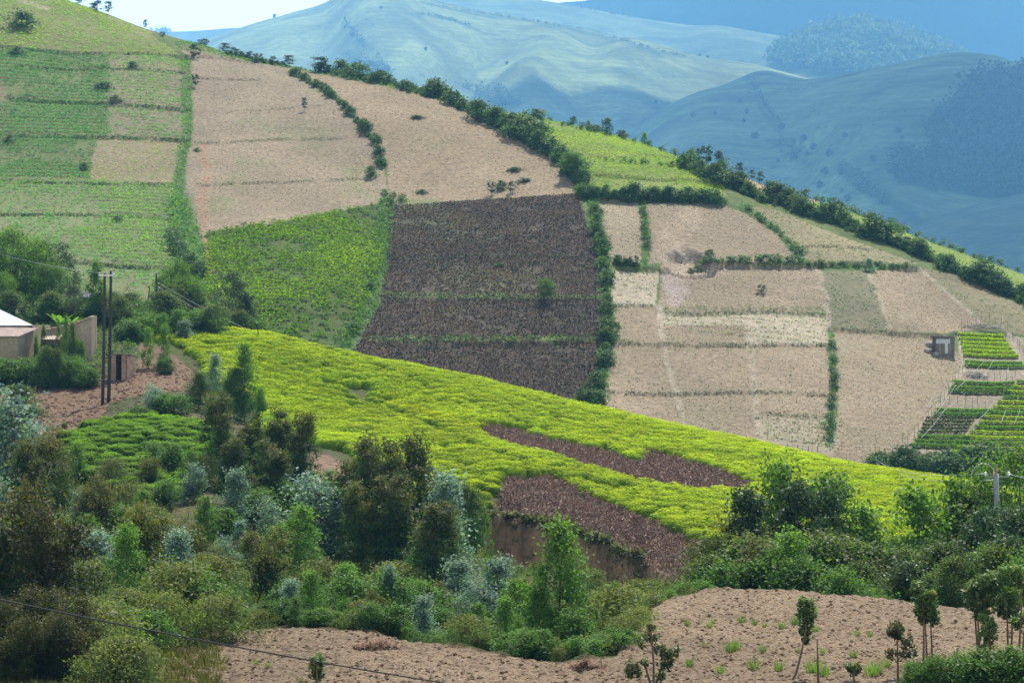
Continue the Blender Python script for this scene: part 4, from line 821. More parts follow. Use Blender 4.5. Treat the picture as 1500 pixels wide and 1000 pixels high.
STRIPS = [([(272,90),(276,190),(266,225),(258,320)], 8, 1.6, 'left gully strip'), ([(262,310),(280,370),(270,420),(300,440)], 24, 2.2, 'lower left gully'), ([(566,302),(556,380),(540,450),(500,505)], 15, 2.0, 'strip between tea and dark plot'),
  ([(868,300),(884,380),(890,480),(880,570),(862,592)], 8, 1.8, 'long strip right of the dark plot'), ([(943,300),(948,340),(944,382)], 6, 1.5, 'narrow green strip between small plots'), ([(1085,302),(1140,340),(1180,384)], 5, 1.2, 'diagonal grass strip'),
  ([(1218,495),(1223,570),(1216,655)], 5, 1.2, 'low hedge line strip'), ([(545,497),(700,499),(880,496)], 3, 1.6, 'lower grass bank of the dark plot'), ([(556,432),(700,436),(880,438)], 3, 1.2, 'upper grass bank of the dark plot'),
  ([(1190,388),(1260,391),(1335,391)], 4, 1.6, 'bright grass bank above the greenish plot'), ([(970,455),(1090,452),(1205,455)], 3, 1.0, 'bank above the pale striped plot'), ([(850,284),(950,288),(1060,296)], 5, 1.5, 'bank under the long hedge'),
  ([(262,66),(420,94),(520,112),(640,138)], 6, 1.3, 'grassy ridge line'), ([(1280,682),(1380,680),(1500,682)], 5, 1.5, 'grass beside the valley hedge'), ([(20,95),(160,98)], 3, 1., 'upper left bank'), ([(10,145),(270,162)], 2.5, 1.2, 'second bank of the left slope'), ([(0,196),(270,206)], 2.5, 1.2, 'third bank of the left slope')]
for i, (pl, w_, s_, lb) in enumerate(STRIPS):
    a = np.array(pl, float); poly = [(a[:, 0].min()-w_-3, a[:, 1].min()-w_-3), (a[:, 0].max()+w_+3, a[:, 1].min()-w_-3), (a[:, 0].max()+w_+3, a[:, 1].max()+w_+3), (a[:, 0].min()-w_-3, a[:, 1].max()+w_+3)]
    X, Y, Z, px_, py2 = region(poly, 234, 440, .45, .6, .35, 0, 50+i); k = (near_line(px_, py2, pl, w_+2) > .25)&(rng.random(len(X)) < .75); X, Y, Z = X[k], Y[k], Z[k]
    if len(X): q = rng.random((len(X), 1)); scatter('wild_grass', TF, np.c_[X, Y, Z], s_*(.5+.5*rng.random(len(X))), np.array((.06, .15, .03))*(1-q)+np.array((.14, .26, .06))*q, M_leaf, 'wild greenery along the '+lb, 'greenery')
# pale plots with thin dark weed rows
for nm_, ya, yb, n_, sd in (('p11', 403, 446, 8, 1), ('p14', 462, 502, 7, 2), ('p17', 612, 650, 9, 3)):
    poly = pg(nm_); a = np.array(poly, float)
    for r_i in range(1):
        X, Y, Z, px_, py2 = region(poly, 240, 310, .3, 1.9 if nm_ != 'p17' else 1.3, .12, .5, 90+sd); k = rng.random(len(X)) < .8*np.clip(1+3*fbm(X*.15, Y*.4, 2, 91+sd), 0, 1)
        q = rng.random((k.sum(), 1)); scatter('weed_rows', TS, np.c_[X, Y, Z][k], .9+.7*rng.random(k.sum()), np.array((.10, .13, .05))*(1-q)+np.array((.13, .2, .05))*q, M_leaf, {'p11': 'dark weed rows on the small pale plot', 'p14': 'weed rows on the wide pale plot', 'p17': 'green weed rows on the lowest pale plot'}[nm_], 'weeds')
# foreground clods
R = np.random.default_rng(5); n = 20000; Yc = R.uniform(54, 84, n); Xc = Yc*R.uniform(-.23, .23, n); de = np.interp(Xc/Yc, (EDGE[:, 0]-750)/F, De); k = (Yc < de)&(Xc/Yc > (330-750)/F); Xc, Yc = Xc[k], Yc[k]
def clod_t(seed):
    R = np.random.default_rng(seed); th = np.arange(6)*math.pi/3; V = np.concatenate([np.c_[np.cos(th)*r_, np.sin(th)*r_, np.full(6, z_)] for r_, z_ in ((.8, -.3), (1, .1), (.55, .5), (.05, .62))]); V = V*(1+.5*(R.random(V.shape)-.5))*.075
    idx = np.arange(24).reshape(4, 6); nx_ = np.roll(idx, -1, 1); return V, np.dstack([idx[:-1], nx_[:-1], nx_[1:], idx[1:]]).reshape(-1, 4), np.tile(np.array((.21, .14, .088))*(.6+.7*R.random()), (24, 1))
scatter('soil_clods', [clod_t(s) for s in range(6)], np.c_[Xc, Yc, land(Xc, Yc)], .2+.75*R.random(len(Xc))**2.5, np.ones((len(Xc), 3)), M_soil, 'loose clods turned up over the ploughed field', 'clods')
# grass tufts standing on the ploughed field
def blade_t(seed, n, h):
    R = np.random.default_rng(seed); a = R.random(n)*6.283; q = R.random(n)*.16; d_ = unit(np.c_[np.cos(a)*.45, np.sin(a)*.45, np.ones(n)]+R.normal(size=(n, 3))*.15); sd = unit(np.cross(d_, R.normal(size=(n, 3)))); P_ = np.c_[np.cos(a)*q, np.sin(a)*q, np.zeros(n)]; l = h*(.5+.6*R.random(n))[:, None]
    V = np.stack([P_-sd*.012, P_+sd*.012, P_+d_*l+sd*.003, P_+d_*l-sd*.003], 1).reshape(-1, 3); return V, np.arange(4*n).reshape(n, 4), np.repeat(np.array((.15, .25, .05))*(.7+.6*R.random((n, 1))), 4, axis=0)
BT = [mesh('grass_tuft', *[(lambda t: (t[0], t[1], M_leaf, t[2]))(blade_t(s, 60, .42))][0][:2], M_leaf, blade_t(s, 60, .42)[2]) for s in range(4)]
for x, y, s_ in [(1007,916,.8),(1040,918,.7),(1087,912,.9),(1105,915,.8),(1120,918,.6),(1145,920,.9),(1165,915,1.2),(1195,925,.9),(1255,930,.6),(1275,932,.8),(1010,975,.9),(1055,985,.9),(1070,955,1.3),(1078,950,1.),(1103,980,1.2),(1117,955,.8),(1140,982,1.1),(1168,955,.5),(1190,985,1.5),(1205,990,1.4),(1250,962,.9),(1277,988,1.4),(1285,985,1.2),(1205,956,.6),(440,998,.5),(375,973,.5),(392,976,.5),(1030,945,.4),(925,985,.4),(1300,975,.9),(945,905,.9),(935,935,.9),(950,918,.7),(1045,912,.5)]:
    p = place(x, y, 50, 86); o = link('grass_tuft', BT[_r.randrange(4)], None, p, _r.random()*6, s_*.65); tag(o, 'small bright green grass tuft growing on the ploughed field', 'grass tuft', 'grass tufts on the ploughed field')
for x, y, w_, lb in [(552,948,.75,'pile of brown dry stalks on the ploughed field near its far edge'), (858,980,.6,'smaller pile of brown dry stalks before the tall green sapling')]:
    p = place(x, y, 50, 86); R = np.random.default_rng(int(x)); n = 260; a = R.random(n)*6.283; q = R.random(n)**.6*w_*.6; P_ = np.c_[np.cos(a)*q*1.4, np.sin(a)*q*.8, .04+(.24*(1-(q/(w_*.6))**1.5))*R.random(n)]
    d_ = unit(R.normal(size=(n, 3))*np.array([1, 1, .3])); sd = unit(np.cross(d_, [0, 0, 1.])); l = .14
    V = np.stack([P_-d_*l-sd*.01, P_-d_*l+sd*.01, P_+d_*l+sd*.01, P_+d_*l-sd*.01], 1).reshape(-1, 3)+np.array(p); o = link('straw_pile', mesh('straw_pile', V, np.arange(4*n).reshape(n, 4), M_plain, np.repeat(np.array((.20, .10, .05))*(.5+R.random((n, 1))), 4, axis=0))); tag(o, lb, 'straw pile')

X, Y, Z, px_, py2 = region([(-140,700),(330,930),(345,1050),(-140,1050)], 54, 90, .35, .35, .4, 0, 200); k = ~((px_ > 325)&(py2 > 925)); X, Y, Z = X[k], Y[k], Z[k]; q = rng.random((len(X), 1))
scatter('wild_grass', [blade_t(60+s, 26, .25) for s in range(4)], np.c_[X, Y, Z], .5+.7*rng.random(len(X)), np.array((.4, .3, .5))*(1-q)+np.array((.9, .5, .7))*q, M_leaf, 'rough grass under the scrub in the lower left corner', 'grass')
X, Y, Z, px_, py2 = region([(-140,640),(300,640),(1000,860),(1000,960),(330,930),(-140,900)], 86, 150, .8, .8, .4, 0, 201); q = rng.random((len(X), 1)); k = (rng.random(len(X)) < np.clip(.45+3*fbm(X*.2, Y*.2, 3, 202), 0, 1))&~inpoly(px_, py2, D2)
scatter('wild_grass', [blade_t(60+s, 22, .5) for s in range(4)], np.c_[X, Y, Z][k], (.7+.9*rng.random(len(X)))[k], (np.array((.5, .5, .6))*(1-q)+np.array((1.3, .9, .9))*q)[k], M_leaf, 'rough grass on the gully slope between the trees', 'grass')

# dark weeds on the terrace banks, added to deepen their shade lines
for i, (pl, h) in enumerate(BANKS):
    a = np.array(pl, float); x = np.arange(a[0, 0], a[-1, 0], .8 if h > .25 else 1.3); x = x+rng.normal(size=len(x)); k = fbm(x*.05, x*0+i, 3, 300+i) > -.12; x = x[k]; uu, dd, _h = BK[i]; u_ = (x-750)/F; D_ = np.interp(u_, uu, dd)-.15+rng.normal(size=len(x))*.25; X_ = u_*D_
    # same wander as the bank itself
    D_ = D_+fbm(X_*.25, X_*0+h*9, 2, 4)*.8; X_ = u_*D_; q = rng.random((len(x), 1))
    if len(x): scatter('bank_shade_weeds', TS, np.c_[X_, D_, land(X_, D_)-.02], ((.5+.8*rng.random(len(x))) if i < 7 else (.35+.6*rng.random(len(x)))), np.array((.05, .075, .03))*(1-q)+np.array((.09, .14, .04))*q, M_leaf, 'thin line of dark weeds deepening the shade on the bank of '+['the upper left crops', 'the small top terrace', 'the potato rows', 'the tan plot', 'the mixed crops', 'the lower mixed crops', 'the lowest mixed crops', 'the round tree', 'the top bare plot', 'the upper bare plot', 'the middle bare plot', 'the lower bare plot', 'the upper dark plot', 'the middle dark plot', 'the lower dark plot', 'the thick level hedge', 'the eroded hollow', 'the small striped plot', 'the wide striped plot', 'the middle right plots', 'the lower right plots', 'the plot by the hut', 'the garden top', 'the lowest pale plot', 'the olive plot', 'the lower terraces', 'the upper terraces', 'the hillside tea'][i % 28], 'weeds')
X, Y, Z, px_, py2 = region([(-100,545),(300,530),(300,600),(140,645),(-100,640)], 155, 205, .3, .3, .45, 0, 210); k = rng.random(len(X)) < .5; X, Y, Z = X[k], Y[k], Z[k]
scatter('soil_clods', [clod_t(s) for s in range(6)], np.c_[X, Y, Z], .5+1.6*rng.random(len(X))**2, np.tile((.7, .65, .62), (len(X), 1)), M_slope, 'clods over the brown soil yard below the compound', 'clods')

X, Y, Z, px_, py2 = region([(-140,470),(215,470),(262,480),(330,560),(330,600),(170,640),(-140,600)], 178, 218, .5, .5, .4, 0, 211); k = ~inpoly(px_, py2, [(205,500),(235,495),(300,530),(290,570),(215,575),(200,540)])&~inpoly(px_, py2, [(-100,550),(215,548),(230,570),(140,640),(-100,620)])&(rng.random(len(X)) < .7); q = rng.random((len(X), 1))
scatter('wild_grass', TF, np.c_[X, Y, Z][k], (.7+.9*rng.random(len(X)))[k], (np.array((.05, .09, .02))*(1-q)+np.array((.11, .19, .03))*q)[k], M_leaf, 'weeds and grass round the compound', 'grass')

# turf and roots overhanging the earth cliff
u_ = np.linspace((668-750)/F, (948-750)/F, 900); D_ = np.interp(u_, lu, CL[:, 2]); X_ = u_*D_; D_ = D_+fbm(X_*.5, X_*0, 3, 8)*1.3+fbm(X_*1.7, D_*.5, 3, 9)*1.1+rng.normal(size=900)*.22+.1; X_ = u_*D_; k = fbm(X_*.6, X_*0, 3, 220) > -.16; q = rng.random((900, 1))
scatter('overhanging_turf', TF, np.c_[X_, D_, land(X_, D_)-.05][k], (.6+.8*rng.random(900))[k], (np.array((.05, .06, .02))*(1-q)+np.array((.17, .18, .06))*q)[k], M_leaf, 'dry turf hanging over the lip of the earth cliff', 'turf')
X, Y, Z, px_, py2 = region([(665,770),(950,800),(960,880),(660,870)], 128, 148, .5, .35, .45, 0, 221); k = rng.random(len(X)) < .22
scatter('cliff_weeds', TS, np.c_[X, Y, Z][k], (.8+1.2*rng.random(len(X)))[k], np.tile((.08, .11, .035), (k.sum(), 1)), M_leaf, 'scattered weeds clinging to the earth cliff', 'weeds')
# ------------------------------------------------------------------ hedges, shrubs and trees of the hillside
def hedge(pl, lo, hi, n, wpx, hm, label, group, kind='hedge', seed=0, w=1.0):
    hm = (hm[0]*.85, hm[1]*.9)
    if seed in (8, 9, 11, 14, 15, 16, 18, 19, 20, 21): return hedge_mass(pl, lo, hi, n, wpx, hm, label, seed)
    hedge_mass(pl, lo, hi, int(n*2.2), wpx, (hm[0]*.45, hm[0]*1.0), 'low growth filling the hedge of the '+group, seed)
    R = random.Random(seed+99); a = np.array(pl, float); L_ = np.r_[0, np.cumsum(np.hypot(*np.diff(a, axis=0).T))]
    for i in range(n):
        t = (i+R.uniform(-.4, .4))/n*L_[-1]; x = np.interp(t, L_, a[:, 0])+R.uniform(-wpx, wpx)*.4; y = np.interp(t, L_, a[:, 1])+R.uniform(-wpx, wpx)*.6
        p = place(x, y, lo, hi); plant(kind, p, hm[0]*.7+(hm[1]*1.15-hm[0]*.7)*R.random()**1.5, w*R.uniform(.75, 1.15), label, 'shrub' if kind == 'hedge' else 'tree', group)
HT = []
for q_ in range(3): f_ = crown(400+q_, 0, 1, .6, 'dome', 14, 260, .2, .24, .15, (.03,.07,.022), (.075,.15,.04), (.13,.2,.06), .4, up=.3)[0]; HT.append((np.vstack(f_.V), np.vstack(f_.F), np.vstack(f_.C)))
def hedge_mass(pl, lo, hi, n, wpx, hm, label, seed):
    R = random.Random(seed+99); a = np.array(pl, float); L_ = np.r_[0, np.cumsum(np.hypot(*np.diff(a, axis=0).T))]; P_ = []
    for i in range(n): t = (i+R.uniform(-.4, .4))/n*L_[-1]; P_.append(tuple(place(np.interp(t, L_, a[:, 0])+R.uniform(-wpx, wpx)*.4, np.interp(t, L_, a[:, 1])+R.uniform(-wpx, wpx)*.6, lo, hi)))
    scatter('hedge_growth', HT, np.array(P_), np.array([R.uniform(*hm) for _ in P_]), np.array([[R.uniform(.75, 1.3)]*3 for _ in P_]), M_leaf, label.replace('small shrub', 'line of small shrubs').replace('low dark shrub', 'low dark growth').replace('low bright shrub', 'low bright growth').replace('light green shrub', 'light green growth').replace('small green shrub', 'line of small green shrubs').replace('bluish plant', 'bluish plants'), 'hedge')
hedge([(470,104),(560,122),(640,143),(720,177),(760,195)], 340, 420, 44, 5, (1.0, 2.5), 'dense shrub in the long hedge along the ridge above the crest plot', 'crest hedge shrubs', seed=1)
hedge([(700,170),(760,198),(800,222),(840,252),(858,284)], 318, 400, 36, 9, (1.3, 3.0), 'dense shrub in the hedge between crest plot and yellow green terraces', 'terrace hedge shrubs', seed=2)
hedge([(852,288),(950,292),(1060,298)], 318, 345, 34, 3, (1.2, 2.1), 'dark shrub in the thick hedge under the yellow green terraces', 'thick level hedge', seed=3)
hedge([(1000,244),(1060,268),(1110,290),(1170,306),(1250,338),(1320,361),(1400,398),(1500,442),(1560,468)], 280, 372, 84, 7, (1.2, 2.8), 'dense shrub in the long hedge descending the ridge towards the right edge', 'descending ridge hedge', seed=4)
hedge([(868,300),(884,380),(892,470),(886,540),(868,592)], 245, 330, 34, 5, (.8, 1.9), 'green shrub in the upright hedge right of the dark plot', 'upright hedge shrubs', seed=5)
hedge([(850,585),(880,590)], 244, 262, 8, 8, (.8, 1.4), 'green shrub at the foot of the upright hedge above the tea', 'foot of upright hedge', seed=6)
hedge([(903,388),(938,390)], 290, 312, 5, 2, (.8, 1.2), 'low dark shrub in the short hedge left of the eroded hollow', 'short hedge shrubs', seed=7)
hedge([(1032,386),(1100,384),(1178,384)], 295, 320, 17, 2, (.6, 1.2), 'low dark shrub on the bank right of the eroded hollow', 'bank shrubs', seed=8)
hedge([(1185,389),(1260,392),(1335,392)], 295, 325, 14, 2, (.5, .9), 'low bright shrub on the bank above the greenish plot', 'bright bank shrubs', seed=9)
hedge([(425,108),(470,130),(500,152),(530,187),(553,215),(560,250)], 318, 405, 36, 3, (.7, 1.5), 'small shrub in the curving hedge between the two upper bare plots', 'curving hedge shrubs', seed=10)
hedge([(1092,304),(1140,340),(1176,378)], 300, 345, 10, 3, (.6, 1.2), 'small shrub on the diagonal strip below the ridge hedge', 'diagonal strip shrubs', seed=11)
hedge([(1280,690),(1380,696),(1460,700),(1560,700)], 218, 234, 20, 6, (1.6, 2.8), 'dark shrub in the valley hedge below the garden beds', 'valley hedge shrubs', seed=12, w=1.2)
hedge([(1290,684),(1420,690),(1520,690)], 222, 234, 12, 4, (1.2, 2.0), 'dark shrub in the valley hedge below the garden beds', 'valley hedge shrubs', seed=13, w=1.2)
hedge([(1130,272),(1200,293),(1260,316),(1350,347),(1500,398)], 322, 362, 30, 3, (.5, 1.3), 'small shrub along the outer edge of the ridge facing the valley', 'outer ridge shrubs', seed=14)
hedge([(1218,505),(1222,560),(1218,590),(1216,655)], 238, 275, 16, 3, (.6, 1.3), 'small green shrub in the upright line between two bare plots', 'upright line shrubs', seed=15)
hedge([(942,310),(948,370)], 300, 332, 6, 3, (.6, 1.1), 'small shrub on the narrow strip between the small plots', 'narrow strip shrubs', seed=16)
hedge([(330,80),(370,88),(420,97)], 395, 420, 12, 3, (1.0, 2.0), 'dark shrub under the little trees on the ridge', 'ridge tree undergrowth', seed=17)
hedge([(772,172),(840,186),(930,210),(1000,234)], 362, 395, 14, 3, (.5, 1.2), 'small shrub on the outer rim of the yellow green terraces', 'terrace rim shrubs', seed=18)
hedge([(885,236),(960,242),(1040,248)], 340, 372, 12, 2, (.5, .9), 'bluish plant in the low row across the terraces', 'low rows on the terraces', seed=19)
hedge([(560,282),(600,296),(560,300)], 318, 330, 5, 4, (.6, 1.2), 'small shrub at the corner of tea and crest plot', 'corner shrubs', seed=20)
hedge([(250,340),(262,380),(285,400),(300,415)], 265, 300, 12, 12, (1.0, 2.2), 'light green shrub in the gully beside the hillside tea', 'gully shrubs of the hillside', seed=21)
ONE = [('small',284,86,380,420,22,'small round tree on the bank at the top of the largest bare plot',1.1),('small',286,128,370,410,20,'spindly little tree below the round one on the bare plot',.8),('small',293,66,400,440,9,'small tree on the ridge left of the row',1.4),
 ('small',330,78,395,420,16,'bushy tree starting the row on the ridge',1.5),('small',343,82,395,420,14,'second bushy tree of the ridge row',1.4),('small',365,86,390,420,14,'third bushy tree of the ridge row',1.4),('small',378,88,390,420,14,'fourth bushy tree of the ridge row',1.3),('small',400,93,390,420,13,'round tree near the end of the ridge row',1.3),('small',424,98,390,420,17,'last and tallest tree of the ridge row',1.4),('small',300,60,400,440,12,'pale small tree at the left start of the ridge row',1.3),
 ('small',468,96,385,430,24,'big round tree beyond the ridge above the curving hedge',1.5),('small',482,98,385,430,14,'lower round tree right of the big one beyond the ridge',1.6),
 ('garden',800,442,262,300,34,'lone dark tree in the middle of the big dark plot',.95),('small',446,163,350,400,20,'crooked little tree standing alone on the largest bare plot',.6),('hedge',543,258,320,345,15,'round dark shrub beside the curving hedge',.9),
 ('small',720,286,318,335,20,'first of the two dark shrubs above the big dark plot',.9),('hedge',735,277,320,345,13,'paler low shrub between the two dark ones above the dark plot',.9),('small',748,283,318,335,18,'second dark shrub above the big dark plot',.9),
 ('garden',838,262,318,345,40,'grey green large round bush in the terrace hedge',1.2),('small',1115,430,280,310,14,'round bush alone on the bare plot below the hollow',1.4),('silver',1273,398,290,320,20,'grey green bush on the bright bank',1.6),
 ('small',889,198,355,395,24,'round topped tree on the rim of the yellow green terraces',1.0),('small',911,203,355,395,13,'low bushy tree right of the round topped one on the rim',1.6),('light',862,190,360,395,14,'thin tree at the rim beside two dark shrubs',1.2),('small',840,184,360,395,14,'dark shrubby tree on the rim left of the thin tree',1.1),('light',944,214,355,390,20,'pale thin tree right on the terrace rim',1.1),
 ('hedge',786,176,360,395,16,'dark bush where the ridge hedge meets the terraces',1.5),('hedge',870,193,360,395,10,'dark low bush beside the thin rim tree',2.),
 ('small',923,390,288,312,15,'dark shrub first of the pair in the short hedge',.7),('small',932,389,288,312,15,'dark shrub second of the pair in the short hedge',.7),('small',1020,247,350,372,26,'pale topped tree over the ridge hedge corner',1.0),('small',1035,243,350,372,30,'tallest pale topped tree at the ridge hedge corner',.9),('small',1053,248,350,372,26,'third pale topped tree at the ridge hedge corner',.9),('garden',1012,250,345,372,26,'broad shrub mass at the ridge hedge corner',1.),
 ('small',1084,258,345,368,20,'small pale tree on the rim of the orange plot',.9),('small',1101,263,345,368,16,'first small tree on the outer rim of the orange plot',.8),('small',1113,266,345,368,18,'second small tree on the outer rim of the orange plot',.8),
 ('hedge',30,50,400,450,24,'dark shrubby tree on the left slope below the path',1.2),('hedge',153,130,360,410,10,'dark round bush in the potato rows',1.7),('hedge',168,148,350,405,9,'dark bush at the corner of the potato rows',1.5),('hedge',15,210,330,370,12,'bush on the edge of the brown strip',1.1),('hedge',26,80,385,420,12,'bush on the upper left bank',1.6),('hedge',195,98,375,415,8,'small bush pair on the upper bank',1.5),('hedge',122,248,318,345,10,'dark bush at the lower corner of the green rows',1.1),('hedge',172,325,285,305,9,'dark weed clump on the lower left slope',1.2),
 ('small',84,6,430,456,14,'low bush on the left hilltop skyline',2.2),('small',116,14,430,456,12,'small bush on the hilltop skyline',1.6),('small',142,22,425,456,16,'round bush on the skyline left of the tall thin tree',1.8),('small',158,25,425,456,20,'tall thin tree on the hilltop skyline',.9),('small',213,44,418,445,14,'tiny tree where the hilltop skyline ends',.7),('small',238,56,410,440,8,'small shrub on the shoulder below the skyline',1.5),
 ('hedge',290,222,330,365,6,'dark shrub beside the erosion scar',1.4),('hedge',755,250,330,360,6,'flat weed patch on the crest plot',2.6),('hedge',765,266,325,350,6,'green weed clump low on the crest plot',2.6),('hedge',610,172,360,390,4,'weed heap high on the crest plot',4.),('hedge',620,282,318,330,5,'brownish weed clump at the foot of the crest plot',2.4),
 ('hedge',542,425,262,300,12,'shrub in the strip between tea and dark plot',1.),('hedge',518,485,255,280,12,'shrub low in the strip beside the dark plot',1.3),('hedge',732,392,285,305,9,'light green bush on the dark plot',1.),('hedge',1022,398,288,312,10,'bush in front of the eroded hollow',.9),('hedge',1012,400,288,312,8,'small bush below the hollow',1.),('hedge',1040,372,295,320,7,'bush at the right rim of the eroded hollow',1.3)]
for kd, x, y, lo, hi, hpx, lb, w_ in ONE: P(kd, x, y, lo, hi, hpx, lb, w=w_)
# shrubs and trees round the compound
CMP = [('garden',20,338,213,.8,'large dense dark tree left of the compound at the picture edge'),('garden',48,352,216,.85,'second large dense tree above the white roof'),('garden',75,385,211,.75,'dense tree behind the mud house'),('airy',88,358,216,.8,'airy tree with bare branches beside the dense ones'),('garden',-25,360,212,.9,'dense tree cut by the left picture edge'),('garden',5,400,208,.7,'dark tree directly behind the white roof'),
 ('light',140,385,208,.65,'yellow topped slim tree behind the wooden poles'),('airy',110,400,206,.5,'thin sapling behind the mud house'),('green',108,420,212,1.1,'leafy shrub behind the mud house'),('green',165,428,212,1.3,'rounded shrub in the hedge behind the wooden poles'),('green',190,430,214,1.4,'dark rounded shrub in the hedge right of the poles'),('green',205,438,212,1.2,'dark shrub at the hedge end beside the short pole'),('green',140,435,210,1.2,'shrub left in the hedge behind the poles'),('green',178,445,208,1.2,'shrub at the front of the hedge right of the poles'),
 ('garden',262,385,224,.5,'tree with bluish top at the gully above the wires'),('garden',275,405,222,.6,'dark tree over the wires left of the airy tree'),('green',250,420,220,1.2,'olive shrub beneath the bluish topped tree'),('green',285,428,222,1.2,'shrub right of the olive one above the tea'),('garden',238,405,220,.4,'small tree behind the short pole'),
 ('airy',335,400,224,.85,'greyish open crowned tree standing above the yellow tea'),('airy',352,412,223,.7,'second greyish tree joined to the open crowned one'),('knob',362,430,222,.6,'narrow dark tree right of the greyish trees'),('green',300,448,220,1.2,'dark shrub below the open crowned tree'),('green',325,450,220,1.3,'dark shrub in the middle under the greyish trees'),('green',350,455,219,1.3,'dark shrub under the second greyish tree'),('green',366,462,219,1.0,'dark shrub at the right end under the greyish trees'),
 ('green',223,455,202,1.0,'round bright shrub by the small tea corner'),('light',240,458,203,.7,'leafy sapling beside the round bright shrub'),('green',262,448,208,1.2,'shrub above the green grey one at the tea corner'),('silver',270,470,203,1.5,'grey green rounded shrub at the upper corner of the yellow tea'),('silver',312,483,207,1.6,'grey green low shrub in the yellow tea'),('green',193,466,200,1.4,'reddish dark shrub left of the small tea corner'),('green',180,470,201,.9,'dark shrub behind the wooden poles by the tea corner')]
for kd, x, yt, D, w_, lb in CMP: at(kd, x, yt, D, None, lb, w_)
cr_ = random.Random(31)
for k in range(40):   # hedge in front of the compound walls
    x = -30+k*4.1+cr_.uniform(-3, 3); D = 180+cr_.uniform(-1.5, 3); kd = 'green'; top = 528+cr_.uniform(-6, 12)-(cr_.uniform(0, 16) if 60 < x < 116 else 0)
    at(kd, x, top, D, None, 'dense leafy shrub in the hedge below the compound walls', 1.15 if not 60 < x < 116 else .75, group='compound hedge shrubs')
# far trees
FT = [('shaded_hill',[(1082,152),(1045,170),(1090,168),(1104,205),(1140,240),(1175,210),(1210,232),(1230,260),(1160,235),(1315,195),(1318,208),(1235,205),(1197,278),(1232,286),(1242,298),(1290,305),(1400,115),(1446,112),(1275,240),(1100,205),(1187,222),(1208,258),(1086,180),(1015,172),(1318,222),(1317,228),(1408,275),(1440,290)]),('lit_hill',[(505,30),(503,42),(515,55),(622,75),(740,95),(1022,76),(1036,80),(400,22),(555,14),(980,160),(958,152)])]
for nm_, pts in FT:
    for x, y in pts: p = far_place(nm_, x, y); plant('far', p, _r.uniform(3.5, 7.5), 1.0, 'tiny far tree on the '+('shaded grassy hill' if nm_ == 'shaded_hill' else 'large sunlit hill'), 'tree', 'lone trees of the '+nm_.replace('_', ' '))
def forest(name, hill, poly, n, h, label, seed=0, cols=((.03, .055, .03), (.07, .10, .05))):
    R = np.random.default_rng(seed); a = np.array(poly, float); pos = []
    while len(pos) < n:
        x, y = R.uniform(a[:, 0].min(), a[:, 0].max()), R.uniform(a[:, 1].min(), a[:, 1].max())
        if inpoly(np.array([x]), np.array([y]), poly)[0]: pos.append(far_place(hill, x, y))
    T = [crown(300+s, 0, 1, .42, 'round', 9, 60, .16, .24, .18, (1, 1, 1), (1, 1, 1))[0] for s in range(3)]; T = [(np.vstack(f.V), np.vstack(f.F), np.vstack(f.C)) for f in T]
    q = R.random((n, 1)); scatter(name, T, np.array(pos)-np.array([0, 0, h*.08]), h*(.6+.8*R.random(n)), np.array(cols[0])*(1-q)+np.array(cols[1])*q, M_leaf, label, 'forest')
forest('forest', 'wooded_knoll', [(1120,90),(1150,68),(1210,46),(1250,38),(1300,46),(1350,64),(1420,90),(1440,120),(1300,125),(1230,112),(1160,100)], 2300, 22, 'wood covering the knoll between the far hills', 1, ((.015, .035, .018), (.11, .14, .075)))
forest('forest', 'shaded_hill', [(1430,118),(1500,108),(1600,115),(1600,300),(1500,295),(1440,288),(1380,280),(1310,262),(1300,243),(1365,238),(1372,215),(1362,195),(1385,170),(1410,140)], 2300, 15, 'dark wood on the right flank of the shaded hill', 2, ((.012, .03, .018), (.03, .055, .03)))
forest('forest', 'shaded_hill', [(1228,243),(1262,262),(1285,285),(1300,292),(1290,300),(1250,280)], 70, 7, 'dark tree belt low on the shaded hill', 3)
forest('forest', 'shaded_hill', [(1125,205),(1160,203),(1190,235),(1150,232)], 45, 5, 'scrub patch in the fold of the shaded hill', 6, ((.04, .07, .035), (.06, .10, .05)))
forest('forest', 'lit_hill', [(500,85),(560,100),(570,112),(520,112)], 60, 9, 'bluish tree belt just behind the ridge trees', 4)
forest('forest', 'lit_hill', [(680,125),(730,130),(770,160),(700,160)], 70, 9, 'tree belt behind the crest hedge at the hill foot', 5)
forest('forest', 'distant_ridge', [(218,48),(245,45),(245,52),(220,55)], 30, 12, 'line of trees on the far left skyline ridge', 7)
forest('forest', 'lit_ridge', [(840,4),(920,16),(930,30),(850,14)], 40, 11, 'tree line where the far ridge meets the mountain', 8)
def far_line(hill, pl, n, h, label, seed):
    R = np.random.default_rng(seed); a = np.array(pl, float); L_ = np.r_[0, np.cumsum(np.hypot(*np.diff(a, axis=0).T))]; t = R.random(n)*L_[-1]; pos = [far_place(hill, x, y) for x, y in zip(np.interp(t, L_, a[:, 0])+R.normal(size=n)*.6, np.interp(t, L_, a[:, 1])+R.normal(size=n)*.5)]
    h *= 1.35; T = [crown(310+s, 0, 1, .7, 'round', 5, 25, .2, .35, .3, (1, 1, 1), (1, 1, 1))[0] for s in range(3)]; T = [(np.vstack(f.V), np.vstack(f.F), np.vstack(f.C)) for f in T]
    scatter('far_hedge', T, np.array(pos), h*(.6+.8*R.random(n)), np.tile(np.array((.04, .075, .035)), (n, 1)), M_leaf, label, 'hedge')
far_line('lit_hill', [(625,8),(700,20),(780,32),(870,47),(960,75),(1000,84)], 150, 2.5, 'hedge line running along the crest of the sunlit hill', 1)
far_line('lit_hill', [(600,20),(640,26),(690,40)], 50, 2.6, 'short hedge across the upper sunlit hill', 2)
far_line('lit_hill', [(505,35),(520,58),(535,72)], 30, 4, 'hedge running down the sunlit hill', 3)
